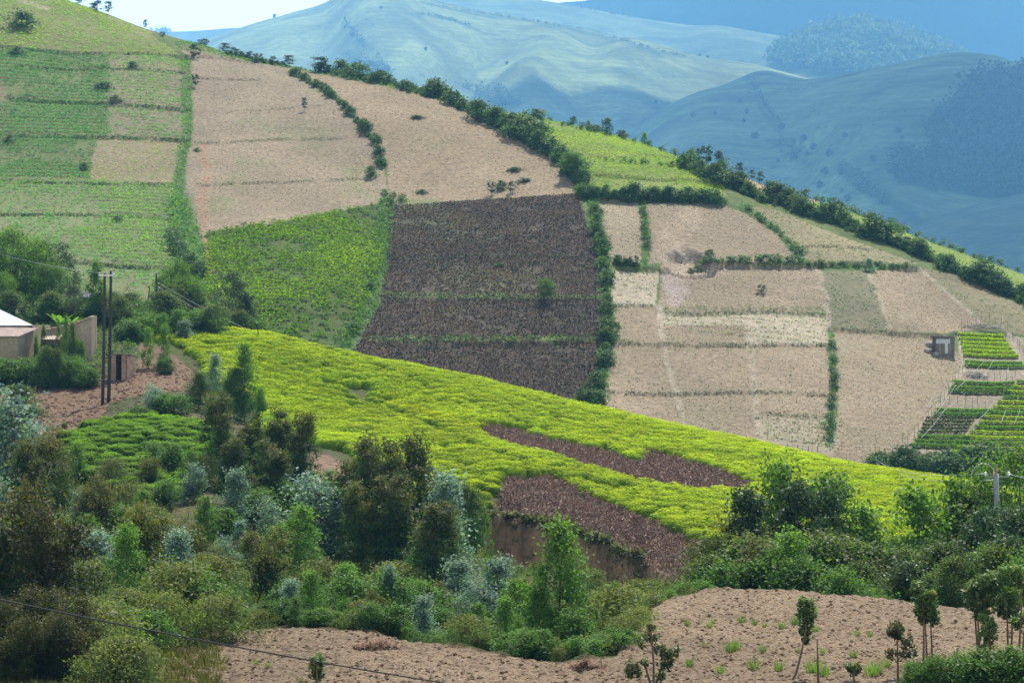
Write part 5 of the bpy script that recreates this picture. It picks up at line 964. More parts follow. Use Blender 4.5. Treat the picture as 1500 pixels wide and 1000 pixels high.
far_line('shaded_hill', [(1097,118),(1118,155),(1145,192)], 60, 3, 'straight hedge running down the shaded hill', 4)
far_line('shaded_hill', [(1180,162),(1270,160),(1340,168)], 60, 1.1, 'thin hedge across the shaded hill', 5)
far_line('shaded_hill', [(1150,190),(1280,188)], 40, 1.0, 'lower thin hedge across the shaded hill', 6)
for x, y in ((1146,129),(1163,129),(1167,129),(1175,129),(1183,130),(1171,131)):
    p = far_place('shaded_hill', x, y); b = MB(); b.tube([(-.9, 0, .75), (-.5, 0, .8), (.5, 0, .82), (.95, 0, .78)], [.2, .36, .38, .25], (.75, .72, .66), 8); b.tube([(.9, 0, .85), (1.25, 0, 1.1), (1.55, 0, .95)], [.18, .17, .1], (.75, .72, .66), 6)
    for sx in (-.55, .6):
        for sy in (-.18, .18): b.tube([(sx, sy, .7), (sx, sy, .35), (sx+.03, sy, 0)], [.12, .07, .06], (.7, .67, .6), 5)
    b.tube([(-.92, 0, .95), (-1.1, 0, .4)], [.04, .02], (.7, .67, .6), 4)
    o = b.build('cow', M_plain, None, True, loc=p, rz=_r.random()*3); tag(o, 'tiny white cow grazing high on the shaded hill', 'cow', 'white cows on the shaded hill')

for k, (x, yt, w_, lb) in enumerate(((64, 478, .45, 'climber covering the left corner of the mud building'), (74, 500, .8, 'bushy climber low on the mud building wall'), (86, 470, .5, 'orange tinged climber over the middle of the mud wall'), (97, 462, .6, 'yellowish leafy climber topping the mud wall'), (106, 474, .55, 'leafy climber hanging on the mud wall'), (115, 490, .55, 'dark climber beside the tall bare end wall'), (52, 488, .28, 'narrow climber column between white roofed house and mud building'))):
    at('light' if k in (2, 3) else 'green', x, yt, 187.0, None, lb, w_*.5, name='climber')
# ------------------------------------------------------------------ compound: houses, latrine, poles, wires
MUD = (.34, .285, .19); MUD2 = (.36, .28, .20); RUST = (.24, .17, .14)
M_wall = solid_mat('mud_wall', .95, .1, 0, 4, .22, .03); M_zinc = solid_mat('painted_metal', .35, .5, .3, 6, .05, .004); M_rust = solid_mat('rusty_roof', .7, .3, .1, 2.2, .4, .02); M_wood = solid_mat('wood', .8, .2, 0, 8, .3, .01)
def pt(x, y, D): return np.array([(x-750)/F*D, D, pz(y, D)])
def corr(b, A, B, C_, D_, col_, th=.03, pitch=.18):   # corrugated sheet A->B along the ridge, A->D down the slope
    A, B, C_, D_ = map(np.array, (A, B, C_, D_)); n = max(4, int(np.linalg.norm(B-A)/pitch)*2); t = np.linspace(0, 1, n+1)[:, None]; nrm = np.cross(B-A, D_-A); nrm = nrm/np.linalg.norm(nrm)
    if nrm[2] < 0: nrm = -nrm
    wv = (np.arange(n+1) % 2)[:, None]*.035*nrm; top = A+(B-A)*t+wv; bot = D_+(C_-D_)*t+wv
    V = np.vstack([top, bot, top-nrm*th, bot-nrm*th]); m = n+1; Fq = []
    for i in range(n): Fq += [[i, i+1, m+i+1, m+i], [2*m+i, 3*m+i, 3*m+i+1, 2*m+i+1], [i, 2*m+i, 2*m+i+1, i+1], [m+i, m+i+1, 3*m+i+1, 3*m+i]]
    b.add(V, Fq, col_)
def wallq(b, A, B, ha, hb, z0, th, col_):   # wall from A to B with sloping top
    A = np.array(A, float); B = np.array(B, float); d_ = (B-A)/np.linalg.norm(B-A); nn = np.array([-d_[1], d_[0]])*th
    P_ = [(*A, z0), (*B, z0), (*(B+nn), z0), (*(A+nn), z0), (*A, ha), (*B, hb), (*(B+nn), hb), (*(A+nn), ha)]; b.hexa(P_, col_)
# white roofed house with a rusty lean-to
g0 = place(20, 530, 180, 200); zb = g0.z-1.0
hr = link('house', None, None, (0, 0, 0)); tag(hr, 'mud walled house with white gabled metal roof and rusty lean-to at the left edge', 'house')
b = MB(); a1 = pt(-75, 492, 186)[:2]; a2 = pt(26, 494, 186)[:2]; a3 = pt(49, 489, 190)[:2]; zt = pz(492, 186); z3 = pz(481, 190)
wallq(b, a1, a2, zt-.05, zt-.05, zb, .25, MUD); wallq(b, a2, a3, zt-.05, z3-.05, zb, .25, MUD); b.build('wall', M_wall, hr)
b = MB(); e1 = np.r_[a1, zt]+[0, -.35, -.02]; e2 = np.r_[a2, zt]+[.12, -.35, -.02]; r2 = np.r_[a3, z3]+[.35, .2, .03]; r1 = np.array([a1[0], r2[1], z3+.1]); corr(b, r1, r2, e2, e1, RUST)
b.build('lean_to_roof', M_rust, hr)['label'] = 'rusty brown lean-to roof'
b = MB(); A = pt(0, 450, 196); top0 = np.array([A[0]-.6, 195.5, pz(447, 195.5)]); B_ = np.array([a3[0]-.3, 191.5, z3+.15]); Aback = np.array([top0[0]-4, 195.5, top0[2]]); C0 = np.array([a1[0], 191.5, z3+.15])
corr(b, Aback, top0, B_, C0, (.80, .82, .84)); Bk = np.array([top0[0]+.5, 200, z3-.2]); Ck = np.array([a1[0], 200, z3-.2]); corr(b, top0, Aback, Ck, Bk, (.80, .82, .84)); 
V = np.array([top0, B_, Bk, top0+[-.1, 0, -.05], B_-[.1, 0, .05], Bk-[.1, 0, .05]]); b.add(V, [[0, 1, 2, 2], [3, 5, 4, 4]], (.78, .8, .82)); b.build('roof', M_zinc, hr)['label'] = 'white painted gabled metal roof'
b = MB(); wallq(b, (a1[0], 191.9), (a3[0]-.5, 191.9), z3+.1, z3+.1, zb, .3, MUD); wallq(b, (a3[0]-.5, 191.9), (a3[0]-.5, 199.5), z3+.1, z3-.25, zb, .3, MUD); b.build('rear_wall', M_wall, hr)
# long mud building with broken tile coping
hr = link('mud_house', None, None, (0, 0, 0)); tag(hr, 'overgrown mud brick building with sloping tiled wall top behind the wooden poles', 'house')
b = MB(); w0, w1, w2, w3 = pt(60, 500, 188)[:2], pt(96, 495, 188.5)[:2], pt(118, 500, 188.8)[:2], pt(134, 500, 189.4)[:2]
z_a, z_b, z_c, z_d = pz(486, 188), pz(478, 188.5), pz(472, 188.8), pz(465, 189.4)
wallq(b, w0, w1, z_a, z_b, zb, .3, MUD); wallq(b, w1, w2, z_b, z_c, zb, .3, MUD); wallq(b, w2, w3, z_c, z_d, zb, .3, MUD2); w4 = pt(140, 500, 193.5)[:2]; wallq(b, w3, w4, z_d, pz(462, 193.5), zb, .3, (.23, .17, .12)); wallq(b, (w0[0], 193.8), (w4[0], 193.8), pz(478, 194), pz(462, 194), zb, .3, MUD); b.build('wall', M_wall, hr)
b = MB(); R_ = random.Random(4)
for (p_, q_, za, zc) in ((w0, w1, z_a, z_b), (w1, w2, z_b, z_c), (w2, w3, z_c, z_d)):
    n = max(3, int(np.linalg.norm(q_-p_)/.32))
    for i in range(n): t_ = (i+.5)/n; c_ = p_+(q_-p_)*t_; b.box((c_[0], c_[1]+.1, za+(zc-za)*t_+.06+R_.uniform(-.02, .03)), (.30, .62, .09), (.30+R_.uniform(-.08, .06), .19, .12), R_.uniform(-.12, .12))
b.build('tile_coping', M_rust, hr)
b = MB(); c0 = pt(60, 497, 186.6); corr(b, c0+[0, 1.5, .25], c0+[1.4, 1.5, .3], c0+[1.4, 0, 0], c0, (.34, .27, .21)); b.build('porch_roof', M_rust, hr)
for k, x in enumerate((61, 84)): b = MB(); c_ = pt(x, 500, 186.9); b.tube([(c_[0], c_[1], zb), (c_[0]+.02, c_[1], pz(496, 186.9))], .05, (.13, .1, .07)); b.build('post', M_wood, hr)
b = MB(); c_ = pt(72, 505, 187.93); b.box((c_[0], c_[1], zb+1.3), (.8, .04, 1.9), (.05, .035, .03)); b.build('door', M_wood, hr)
# small dark roofed hut glimpsed in the trees
hr = link('hut', None, None, (0, 0, 0)); c_ = place(125, 440, 206, 222); tag(hr, 'small mud hut with dark sagging roof half hidden in trees behind the poles', 'hut')
cx, cy = pt(125, 440, 214)[:2]; zt = pz(437, 214); b = MB(); b.box((cx, cy, zt-1.0), (3.0, 2.6, 2.1), MUD2); b.build('wall', M_wall, hr)
b = MB(); corr(b, (cx-1.9, cy+1.5, zt+.55), (cx+1.9, cy+1.5, zt+.35), (cx+1.9, cy-1.6, zt), (cx-1.9, cy-1.6, zt+.3), (.09, .085, .09)); b.build('roof', M_rust, hr)
# brick latrine
c_ = place(180, 553, 172, 190); hr = link('latrine', None, None, c_); tag(hr, 'small pinkish mud brick latrine with a dark doorway at the end of the red soil', 'latrine'); zz = 1.75
def brickwall(b, A, B, z0, z1a, z1b, th, col_):
    A = np.array(A, float); B = np.array(B, float); L_ = np.linalg.norm(B-A); d_ = (B-A)/L_; rz = math.atan2(d_[1], d_[0]); h = .13; k = 0; z = z0
    while z < max(z1a, z1b)-.02:
        x = -.14*(k % 2)
        while x < L_-.02:
            xa, xb = max(x, 0), min(x+.3, L_); zc = z1a+(z1b-z1a)*((xa+xb)/2/L_)
            if xb-xa > .03 and z+h/2 < zc: c3 = A+d_*(xa+xb)/2; b.box((c3[0], c3[1], z+h/2), (xb-xa-.012, th+random.uniform(-.01, .01), h-.012), np.array(col_)*random.uniform(.82, 1.15), rz)
            x += .3
        z += h; k += 1
b = MB(); brickwall(b, (-.78, -.6), (-.42, -.6), -.3, zz, zz, .14, (.40, .27, .185)); brickwall(b, (0, -.6), (.32, -.6), -.3, zz, zz, .14, (.40, .27, .185)); brickwall(b, (.36, -.53), (.8, .75), -.3, zz, zz-.18, .14, (.42, .28, .19)); brickwall(b, (-.8, .8), (.8, .8), -.3, zz-.18, zz-.18, .14, (.40, .27, .185)); brickwall(b, (-.8, -.53), (-.8, .75), -.3, zz, zz-.18, .14, (.38, .26, .18)); b.build('wall', M_wall, hr)
b = MB(); corr(b, (-.95, 1.0, zz-.16), (1.0, 1.0, zz-.2), (.62, -.78, zz+.06), (-.95, -.8, zz+.06), (.10, .085, .075)); b.build('roof', M_rust, hr)
b = MB(); b.box((-.21, -.30, zz/2-.1), (.40, .04, zz), (.02, .016, .013), .5); b.build('door', M_wood, hr)  # near-black panel standing in for the dark inside of the doorway
# poles
def pole(name, foot, top, r, col_, label, mat=None):
    o = link(name, None, None, foot); tag(o, label, 'utility pole'); d_ = np.array(top)-np.array(foot); b = MB(); t = np.linspace(0, 1, 9)[:, None]; P_ = d_*t; P_[0, 2] -= .5; P_[:, 0] += np.sin(t[:, 0]*5)*.02
    b.tube(P_, r*(1-.3*t[:, 0]), col_, 10); b.build('shaft', mat or M_wood, o, True); return o, d_
WD = (.05, .042, .036)
def insul(o, at_, n='insulator', c=(.5, .5, .48)): b = MB(); at_ = np.array(at_); b.tube([at_, at_+[0, 0, .06], at_+[0, 0, .09], at_+[0, 0, .15], at_+[0, 0, .17]], [.03, .05, .03, .05, .02], c, 8); b.build(n, M_zinc, o, True)
f1 = np.array(place(150, 592, 168, 178)); t1 = pt(154, 400, f1[1]+.2); A1, d1 = pole('wooden_pole', f1, t1, .125, WD, 'left of the twin dark wooden poles, with a short white crossarm')
f2 = np.array(place(159, 588, 168, 180)); t2 = pt(163, 397, f2[1]+.2); A2, d2_ = pole('wooden_pole', f2, t2, .135, WD, 'right of the twin dark wooden poles, slightly taller')
b = MB(); b.box(d1+[.1, -.15, -.15], (1.1, .09, .1), (.55, .55, .53), .5); b.build('crossarm', M_zinc, A1)
for dx in (-.35, .15, .5): insul(A1, d1+[dx, -.15+dx*.5, -.1])
b = MB(); b.tube([d1*.72+[.1, 0, 0], d1*.72+[.62, .1, .1]], .05, WD, 6); b.tube([d1*.35+[.1, 0, 0], d1*.35+[.6, .1, .1]], .05, WD, 6); b.build('brace', M_wood, A1)
insul(A2, d2_+[0, 0, 0]); insul(A2, d2_+[.2, 0, -.35])
f3 = np.array(place(228, 462, 200, 216)); t3 = pt(229.5, 400, f3[1]); A3, d3 = pole('wooden_pole', f3, t3, .09, WD, 'thin short dark pole behind the hedge right of the twin poles'); insul(A3, d3)
# bare branched snag beside it
o = link('dead_tree', None, None, place(222, 455, 200, 218)); tag(o, 'bare crooked snag with a few leaves left of the short pole', 'dead tree'); b = MB(); b.tube([(0, 0, -.3), (0, 0, 1.1), (-.35, 0, 2.0), (-.3, .1, 2.9), (-.15, 0, 3.7)], [.11, .09, .07, .05, .03], (.06, .045, .035)); b.tube([(0, 0, 1.2), (-1.0, .2, 1.7), (-1.8, .2, 2.8), (-2.2, .2, 3.6)], [.06, .05, .03, .015], (.06, .045, .035)); b.tube([(-.3, .1, 2.8), (.25, 0, 3.3), (.3, 0, 3.7)], [.04, .03, .015], (.06, .045, .035)); b.build('trunk', M_bark, o)
R = np.random.default_rng(9); Pn = np.array([(-.1, 0, 3.8), (.3, 0, 3.8), (-2.2, .2, 3.6), (-1.2, .2, 2.1)])[R.integers(0, 4, 130)]+R.normal(size=(130, 3))*.2; V, Fq, c = leafquads(Pn, .2, .1, np.tile((.10, .14, .05), (130, 1)), R); link('foliage', mesh('foliage', V, Fq, M_leaf, c), o)
def wire(name, A, B, sag, r, col_, label, n=28):
    A, B = np.array(A), np.array(B); t = np.linspace(0, 1, n)[:, None]; P_ = A+(B-A)*t; P_[:, 2:] -= 4*sag*t*(1-t); b = MB(); b.tube(P_, r, col_, 5); o = b.build(name, M_zinc, None, True); tag(o, label, 'wire'); return o
WC = (.32, .34, .33)
w_top = f3+d3+[0, 0, .12]
for k, (x, y, D) in enumerate(((376, 489, 214), (372, 497, 213))): wire('power_line', w_top+[0, 0, -.9-.35*k], pt(x, y, D), .15, .018, WC, ('upper' if k == 0 else 'lower')+' of the two thin wires running from the short pole towards the tea')
wire('power_line', f2+d2_+[.2, 0, -.25], w_top, .5, .016, WC, 'thin wire between the twin wooden poles and the short pole'); wire('power_line', f1+d1+[-.35, 0, 0], pt(-60, 352, 230), .4, .014, WC, 'thin wire leaving the twin poles towards the picture\'s left edge')
# the stay where those two wires end
fs = np.array(place(378, 500, 205, 216)); o, ds = pole('wire_post', fs, fs+[0, 0, 1.2], .05, WD, 'thin post at the top edge of the tea where the two wires end')
wire('overhead_cable', (-10.8, 42.5, pz(846, 42.5)), (8.6, 62, pz(1072, 62)), .35, .016, (.02, .02, .02), 'black overhead cable crossing the foreground from left to bottom centre', 60)
# concrete pole at the right with its wires
Dp = 90.5; fp = np.array([(1466-750)/F*Dp, Dp, float(land([(1466-750)/F*Dp], [Dp])[0])]); tp_ = pt(1460, 694, Dp); A4, d4 = pole('concrete_pole', fp, tp_, .13, (.30, .31, .31), 'grey concrete electricity pole rising from the hedge wood at the right', M_plain)
b = MB(); b.tube([d4+[-.02, 0, -.1], d4+[-.02, 0, .35]], .035, (.25, .14, .08)); b.tube([d4+[-.45, 0, -.12], d4+[.5, 0, -.12]], .035, (.25, .24, .23)); b.build('crossarm', M_zinc, A4)
for dx in (-.42, -.1, .45): insul(A4, d4+[dx, 0, -.08], c=(.55, .35, .22) if dx == -.1 else (.75, .75, .72))
b = MB(); th = np.linspace(0, math.pi, 12); b.tube(np.c_[d4[0]-.5+.45*np.cos(th), np.full(12, d4[1]), d4[2]-.1+.5*np.sin(th)], .012, (.6, .6, .58), 5); b.build('jumper_wire', M_zinc, A4, True)
fv = np.array(place(1282, 692, 222, 236)); A5, d5 = pole('wooden_pole', fv, fv+[0, 0, 1.3], .06, WD, 'low wooden pole in the valley hedge where the far wires end')
for k in range(2): wire('power_line', fp+d4+[-.42+.3*k, 0, .02-.25*k], fv+d5+[0, 0, -.3*k], .6, .014, (.5, .52, .52), ('upper' if k == 0 else 'lower')+' wire from the concrete pole down to the valley hedge')
wire('power_line', fp+d4+[.45, 0, 0], pt(1600, 712, 92), .1, .014, (.5, .52, .52), 'wire leaving the concrete pole towards the right edge')
# banana plants by the mud house
for x, D, yt, lb in ((88, 193.8+1.5, 446, 'banana plant with upright bright leaves behind the mud house'), (101, 196, 452, 'second banana plant nearer the poles behind the mud house')):
    X = (x-750)/F*D; z = float(land([X], [D])[0]); H_ = (pz(yt, D)-z)*.8; o = link('banana_plant', None, None, (X, D, z)); tag(o, lb, 'banana plant'); b = MB(); b.tube([(0, 0, -.2), (0, 0, H_*.55)], [.13, .08], (.13, .17, .05), 8); b.build('stem', M_leaf, o, True)
    for k in range(8):
        a = k*2.4; up = .5+.5*random.random(); n = 8; t = np.linspace(0, 1, n); cu = np.c_[np.cos(a)*t*1.1, np.sin(a)*t*1.1, H_*.55+(t*1.5-t**2.6*1.1*(1.3-up))*H_*.38]; w_ = .24*np.sin(t*math.pi)**.6+.01; sd = np.array([-math.sin(a), math.cos(a), 0]); V = np.vstack([cu-sd*w_[:, None]+[0, 0, .06], cu, cu+sd*w_[:, None]+[0, 0, .06]]); Fq = []
        for i in range(n-1): Fq += [[i, i+1, n+i+1, n+i], [n+i, n+i+1, 2*n+i+1, 2*n+i]]
        link('leaf', mesh('leaf', V, Fq, M_leaf, np.tile(np.array((.14, .28, .03))*(.8+.4*random.random()), (len(V), 1))), o)
# ------------------------------------------------------------------ wooden hut and garden on the hillside
c_ = place(1382, 516, 270, 300); hr = link('wooden_hut', None, None, c_); tag(hr, 'small dark plank hut with white sheet panels beside the garden beds', 'hut'); b = MB(); Hh, Wh, Dh = 1.85, 2.2, 1.9
for i in range(11):
    x = -Wh/2+Wh*(i+.5)/11; b.box((x, -Dh/2, Hh/2-.15), (Wh/11-.015, .05, Hh+.3+random.uniform(-.04, .04)), np.array((.21, .18, .145))*random.uniform(.7, 1.3)); b.box((x, Dh/2, Hh/2-.15), (Wh/11-.01, .05, Hh+.2), (.1, .085, .07))
    y = -Dh/2+Dh*(i+.5)/11; b.box((-Wh/2, y, Hh/2-.15), (.05, Dh/11-.01, Hh+.25), (.1, .085, .07)); b.box((Wh/2, y, Hh/2-.15), (.05, Dh/11-.01, Hh+.25), (.1, .085, .07))
b.build('wall', M_wood, hr); b = MB(); corr(b, (-1.4, 1.35, Hh+.05), (1.45, 1.35, Hh+.1), (1.45, -1.4, Hh+.28), (-1.4, -1.4, Hh+.22), (.14, .12, .11), .05); b.build('roof', M_rust, hr)
b = MB(); b.box((-.22, -Dh/2-.05, Hh-.5), (1.6, .03, .5), (.40, .43, .46)); b.build('sheet_panel', M_zinc, hr)['label'] = 'white sheet covering the upper wall'
b = MB(); b.box((.16, -Dh/2-.05, .62), (.36, .035, 1.35), (.40, .43, .46)); b.build('door', M_zinc, hr)['label'] = 'narrow white door'
for x, y, r_, lb in ((1362, 507, .55, 'larger pale stone beside the wooden hut'), (1358, 515, .4, 'smaller pale stone in front of the larger one by the hut'), (1371, 520, .35, 'flat pale stone before the wooden hut')):
    p = place(x, y, 265, 300); R = np.random.default_rng(int(x)); n, k = 10, 7; th = np.arange(n)*2*math.pi/n; ph = np.linspace(-1.5, 1.5, k); V = np.array([[math.cos(t)*math.cos(q), math.sin(t)*math.cos(q), math.sin(q)*.75] for q in ph for t in th])*r_*(1+.25*(R.random((n*k, 1))-.5)); idx = np.arange(n*k).reshape(k, n); nx_ = np.roll(idx, -1, 1); Fq = np.dstack([idx[:-1], nx_[:-1], nx_[1:], idx[1:]]).reshape(-1, 4); o = link('stone', mesh('stone', V, Fq, M_plain, np.full((n*k, 3), .3)*np.array([1.05, .95, .8]), True), None, p+Vector((0, 0, r_*.3))); tag(o, lb, 'stone')
# garden beds: each raised bed of leafy crop is a thing
def leafbed(x0, x1, y, lo, hi, w_, colr, label, group, yr=None):
    w_ *= 1.2
    n = max(2, int((x1-x0)/7)); Ps = [place(x, y+(0 if yr is None else (yr-y)*(x-x0)/(x1-x0)), lo, hi) for x in np.linspace(x0, x1, n)]; A = np.array([tuple(p) for p in Ps]); us = A[:, 0]/A[:, 1]; Dn = np.polyval(np.polyfit(us, A[:, 1], 1), us); A = np.c_[us*Dn, Dn, land(us*Dn, Dn)]; L_ = np.linalg.norm(A[-1]-A[0]); m = int(L_*w_*260); R = np.random.default_rng(int(x0*7+y)); t = R.random(m); P_ = np.c_[np.interp(t, np.linspace(0, 1, n), A[:, 0]), np.interp(t, np.linspace(0, 1, n), A[:, 1]), np.interp(t, np.linspace(0, 1, n), A[:, 2])]
    q = (R.random(m)-.5)*w_; P_[:, 1] += q; P_[:, 2] += .05+.4*(1-(q/w_*2)**4)*R.random(m)**.4; c = np.array(colr)*(.65+.7*R.random((m, 1))); c[P_[:, 2] < A[:, 2].mean()-9] *= .5
    f = FB(); f.add(leafquads(P_, .22, .14, c, R, .7, 0)); o = link('crop_bed', f.me('crop_bed', M_tea)); tag(o, label, 'crop bed', group)
YB, GB = (.38, .52, .015), (.17, .34, .025)
for i, (xa, xb, y) in enumerate([(1404,1470,492),(1405,1474,498),(1407,1478,504),(1409,1482,510),(1411,1487,516),(1412,1492,522)]): leafbed(xa, xb, y, 255, 300, .8, YB, 'long bright crop bed in the block just right of the wooden hut', 'bright beds beside the hut', y+3)
LB = [(1414,1498,533,GB,'wide green bed under the bright block'),(1414,1520,538,GB,'second wide green bed under the bright block'),(1398,1486,563,GB,'green bed above the stick heap terraces'),(1394,1484,570,GB,'green bed below the first stick terrace'),(1391,1480,576,(.12,.26,.03),'darker green bed in the middle of the garden'),(1372,1456,603,GB,'green bed across the lower garden'),(1368,1450,609,(.13,.28,.03),'green bed just under the lower garden path'),(1345,1420,642,GB,'green bed near the garden bottom'),(1340,1416,649,(.13,.28,.03),'second green bed near the garden bottom'),(1336,1412,655,GB,'lowest green bed on the garden\'s left side')]
for xa, xb, y, cc, lb in LB: leafbed(xa, xb, y, 228, 290, .75, cc, lb, 'green beds of the garden', y+2)
for i in range(17): y = 562+i*7.4; xa = max(1478-(y-575)*.93, 1386); xb = 1560 if y < 640 else 1560-(y-640)*2.4; leafbed(xa, xb, y, 226, 290, .8, YB if i % 3 else GB, 'bright crop bed in the stepped block at the right edge of the garden', 'stepped bright beds', y+3)
for i in range(5): y = 616+i*5; leafbed(1366-(y-600)*.55, 1440-(y-600)*.7, y, 228, 290, .35, (.09, .13, .04), 'thin straggly bed on the pale lower terrace', 'thin straggly beds')
def stick(name, A, B, r, col_, label, cat, group=None, mat=None, bow=0.):
    A, B = np.array(A, float), np.array(B, float); b = MB(); t = np.linspace(0, 1, 5)[:, None]; P_ = A+(B-A)*t; P_[:, 2:] += bow*4*t*(1-t); P_[:, 0] += np.sin(t[:, 0]*7+A[0])*r*.8; b.tube(P_-A, [r, r*.95, r*.9, r*.85, r*.75], col_, 6); o = b.build(name, mat or M_wood, None, loc=A); return tag(o, label, cat, group)
gp = []
for pl, n in (([(1408,490),(1412,540),(1385,585),(1340,640),(1305,672)], 22), ([(1480,492),(1500,520)], 5), ([(1404,478),(1440,474),(1482,480)], 8), ([(1430,560),(1480,560)], 5), ([(1490,545),(1470,590),(1440,630),(1405,665)], 12), ([(1385,590),(1450,600)], 6), ([(1360,630),(1430,640)], 6), ([(1320,672),(1380,678),(1440,676)], 8), ([(1280,668),(1300,672)], 3)):
    a = np.array(pl, float); L_ = np.r_[0, np.cumsum(np.hypot(*np.diff(a, axis=0).T))]
    for i in range(n): t_ = (i+.5)/n*L_[-1]; gp.append((np.interp(t_, L_, a[:, 0])+_r.uniform(-2, 2), np.interp(t_, L_, a[:, 1])+_r.uniform(-2, 2)))
for x, y in gp: p = np.array(place(x, y, 226, 300)); stick('fence_post', p-[0, 0, .25], p+[_r.uniform(-.08, .08), 0, _r.uniform(.85, 1.35)], .024, (.09, .075, .06), 'thin dark post standing among the garden beds', 'post', 'thin posts of the garden')
WP = [((1407,553),(1421,541)),((1399,578),(1442,541)),((1434,565),(1455,541)),((1470,561),(1478,551)),((1370,613),(1400,577)),((1375,613),(1415,588)),((1435,620),(1459,598)),((1350,648),(1385,612)),((1358,601),(1370,588)),((1465,627),(1474,612)),((1485,628),(1494,614))]
for i, ((xa, ya), (xb, yb)) in enumerate(WP):
    A = np.array(place(xa, ya, 226, 300)); B = np.array(place(xb, yb, 226, 300)); stick('bamboo_pole', A+[0, 0, .5], B+[0, 0, 1.0], .024, (.38, .37, .33), 'pale cane laid slanting over the garden beds', 'cane', 'pale canes over the garden', M_plain, -.15)
for x, y in ((1466,482),(1474,484),(1487,490)): p = np.array(place(x, y, 250, 305)); stick('bamboo_pole', p, p+[_r.uniform(-.3, .3), 0, 1.3], .035, (.50, .49, .45), 'pale upright cane above the bright block of beds', 'cane', 'pale upright canes', M_plain)
for i, x in enumerate((1150,1158,1165,1173,1181,1187,1195)): p = np.array(place(x, 668-abs(i-4), 225, 262)); stick('bamboo_pole', p-[0, 0, .3], p+[.25, 0, 1.0], .04, (.50, .46, .38) if i % 2 else (.12, .1, .08), 'short leaning stake at the lower end of the pale plot', 'cane', 'stakes above the tea', M_plain)
for (x, y, w_, lb, n) in ((1432,482,5.2,'long pile of grey brushwood above the bright beds',150), (1428,553,2.4,'grey heap of sticks on the garden terrace',90), (1325,665,2.8,'pale heap of sticks at the lower corner of the garden',90)):
    p = np.array(place(x, y, 226, 305)); b = MB(); R = random.Random(int(x))
    for _ in range(n): cx = R.uniform(-w_/2, w_/2); a = R.uniform(-.35, .35)+(math.pi if R.random() < .5 else 0); z = R.random()**1.6*.55*(1-(2*cx/w_)**2)+.04; l = R.uniform(.4, .9); d_ = np.array([math.cos(a)*l, math.sin(a)*l*1.5, R.uniform(-.08, .08)]); c3 = np.array([cx, R.uniform(-.5, .5), z]); b.tube([c3-d_/2, c3+d_/2], .02, np.array((.20, .19, .175))*R.uniform(.5, 1.5), 4)
    o = b.build('brushwood_pile', M_wood, None, loc=p); tag(o, lb, 'brushwood')
# ------------------------------------------------------------------ near saplings in the foreground
def sapling(name, label, D, stems, knobs, seed, leaf=.15, cols=((.04, .085, .02), (.13, .22, .05), (.25, .29, .08)), cat='sapling', dens=1.0):
    """stems: lists of (x, y) in photo units at distance D; knobs: (x, y, radius px, density)."""
    R = np.random.default_rng(seed); x0, y0 = stems[0][0]; base = np.array([(x0-750)/F*D, D, 0]); base[2] = float(land([base[0]], [D])[0]); o = link(name, None, None, base); tag(o, label, cat)
    w3 = lambda x, y, j=0: np.array([(x-750)/F*D, D+j, pz(y, D)])-base
    b = MB()
    for k, st in enumerate(stems): P_ = [w3(x, y, (k % 3-1)*.12) for x, y in st]; (P_[0].__setitem__(2, -.1) if k == 0 or True else 0); b.tube(P_, np.linspace(.035, .014, len(P_)), (.15, .10, .065), 6)
    for x, y, r_, dn in knobs: 
        near_s = min((p_ for st in stems for p_ in st), key=lambda q: abs(q[0]-x)+abs(q[1]-y)); b.tube([w3(*near_s), w3(x, y)], [.014, .006], (.15, .10, .065), 4)
    b.build('stem', M_bark, o); f = FB()
    if not knobs: return o
    for x, y, r_, dn in knobs:
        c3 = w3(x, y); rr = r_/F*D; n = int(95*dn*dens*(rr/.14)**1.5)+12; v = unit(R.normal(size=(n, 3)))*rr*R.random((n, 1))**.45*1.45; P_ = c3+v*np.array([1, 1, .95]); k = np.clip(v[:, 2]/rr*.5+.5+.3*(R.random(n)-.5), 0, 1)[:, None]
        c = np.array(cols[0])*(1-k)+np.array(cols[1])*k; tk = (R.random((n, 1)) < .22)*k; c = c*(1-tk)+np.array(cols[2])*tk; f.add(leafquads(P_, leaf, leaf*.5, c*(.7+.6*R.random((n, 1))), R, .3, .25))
    link('foliage', f.me('foliage', M_leaf2), o); return o
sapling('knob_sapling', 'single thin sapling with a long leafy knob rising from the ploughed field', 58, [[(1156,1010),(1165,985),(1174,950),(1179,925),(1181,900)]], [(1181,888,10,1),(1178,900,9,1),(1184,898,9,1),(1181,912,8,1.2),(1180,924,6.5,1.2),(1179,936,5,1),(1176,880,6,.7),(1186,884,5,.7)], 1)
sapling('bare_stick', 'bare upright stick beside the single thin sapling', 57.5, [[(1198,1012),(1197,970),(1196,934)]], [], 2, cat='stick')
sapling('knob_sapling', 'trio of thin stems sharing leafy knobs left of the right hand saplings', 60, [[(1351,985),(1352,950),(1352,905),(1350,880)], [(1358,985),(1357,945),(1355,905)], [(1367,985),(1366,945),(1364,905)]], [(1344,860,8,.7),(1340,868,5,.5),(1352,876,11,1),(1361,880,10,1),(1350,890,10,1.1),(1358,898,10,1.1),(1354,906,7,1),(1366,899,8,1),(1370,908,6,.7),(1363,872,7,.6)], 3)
sapling('knob_sapling', 'small headed sapling rising left of the trio', 57, [[(1314,1010),(1314,970),(1313,935)]], [(1311,920,9,1),(1306,927,6,.7),(1315,930,6,.6),(1328,940,9,.5),(1305,958,7,.5),(1322,955,8,.4),(1335,955,7,.4)], 4, cols=((.04,.07,.02),(.11,.15,.04),(.25,.14,.05)))
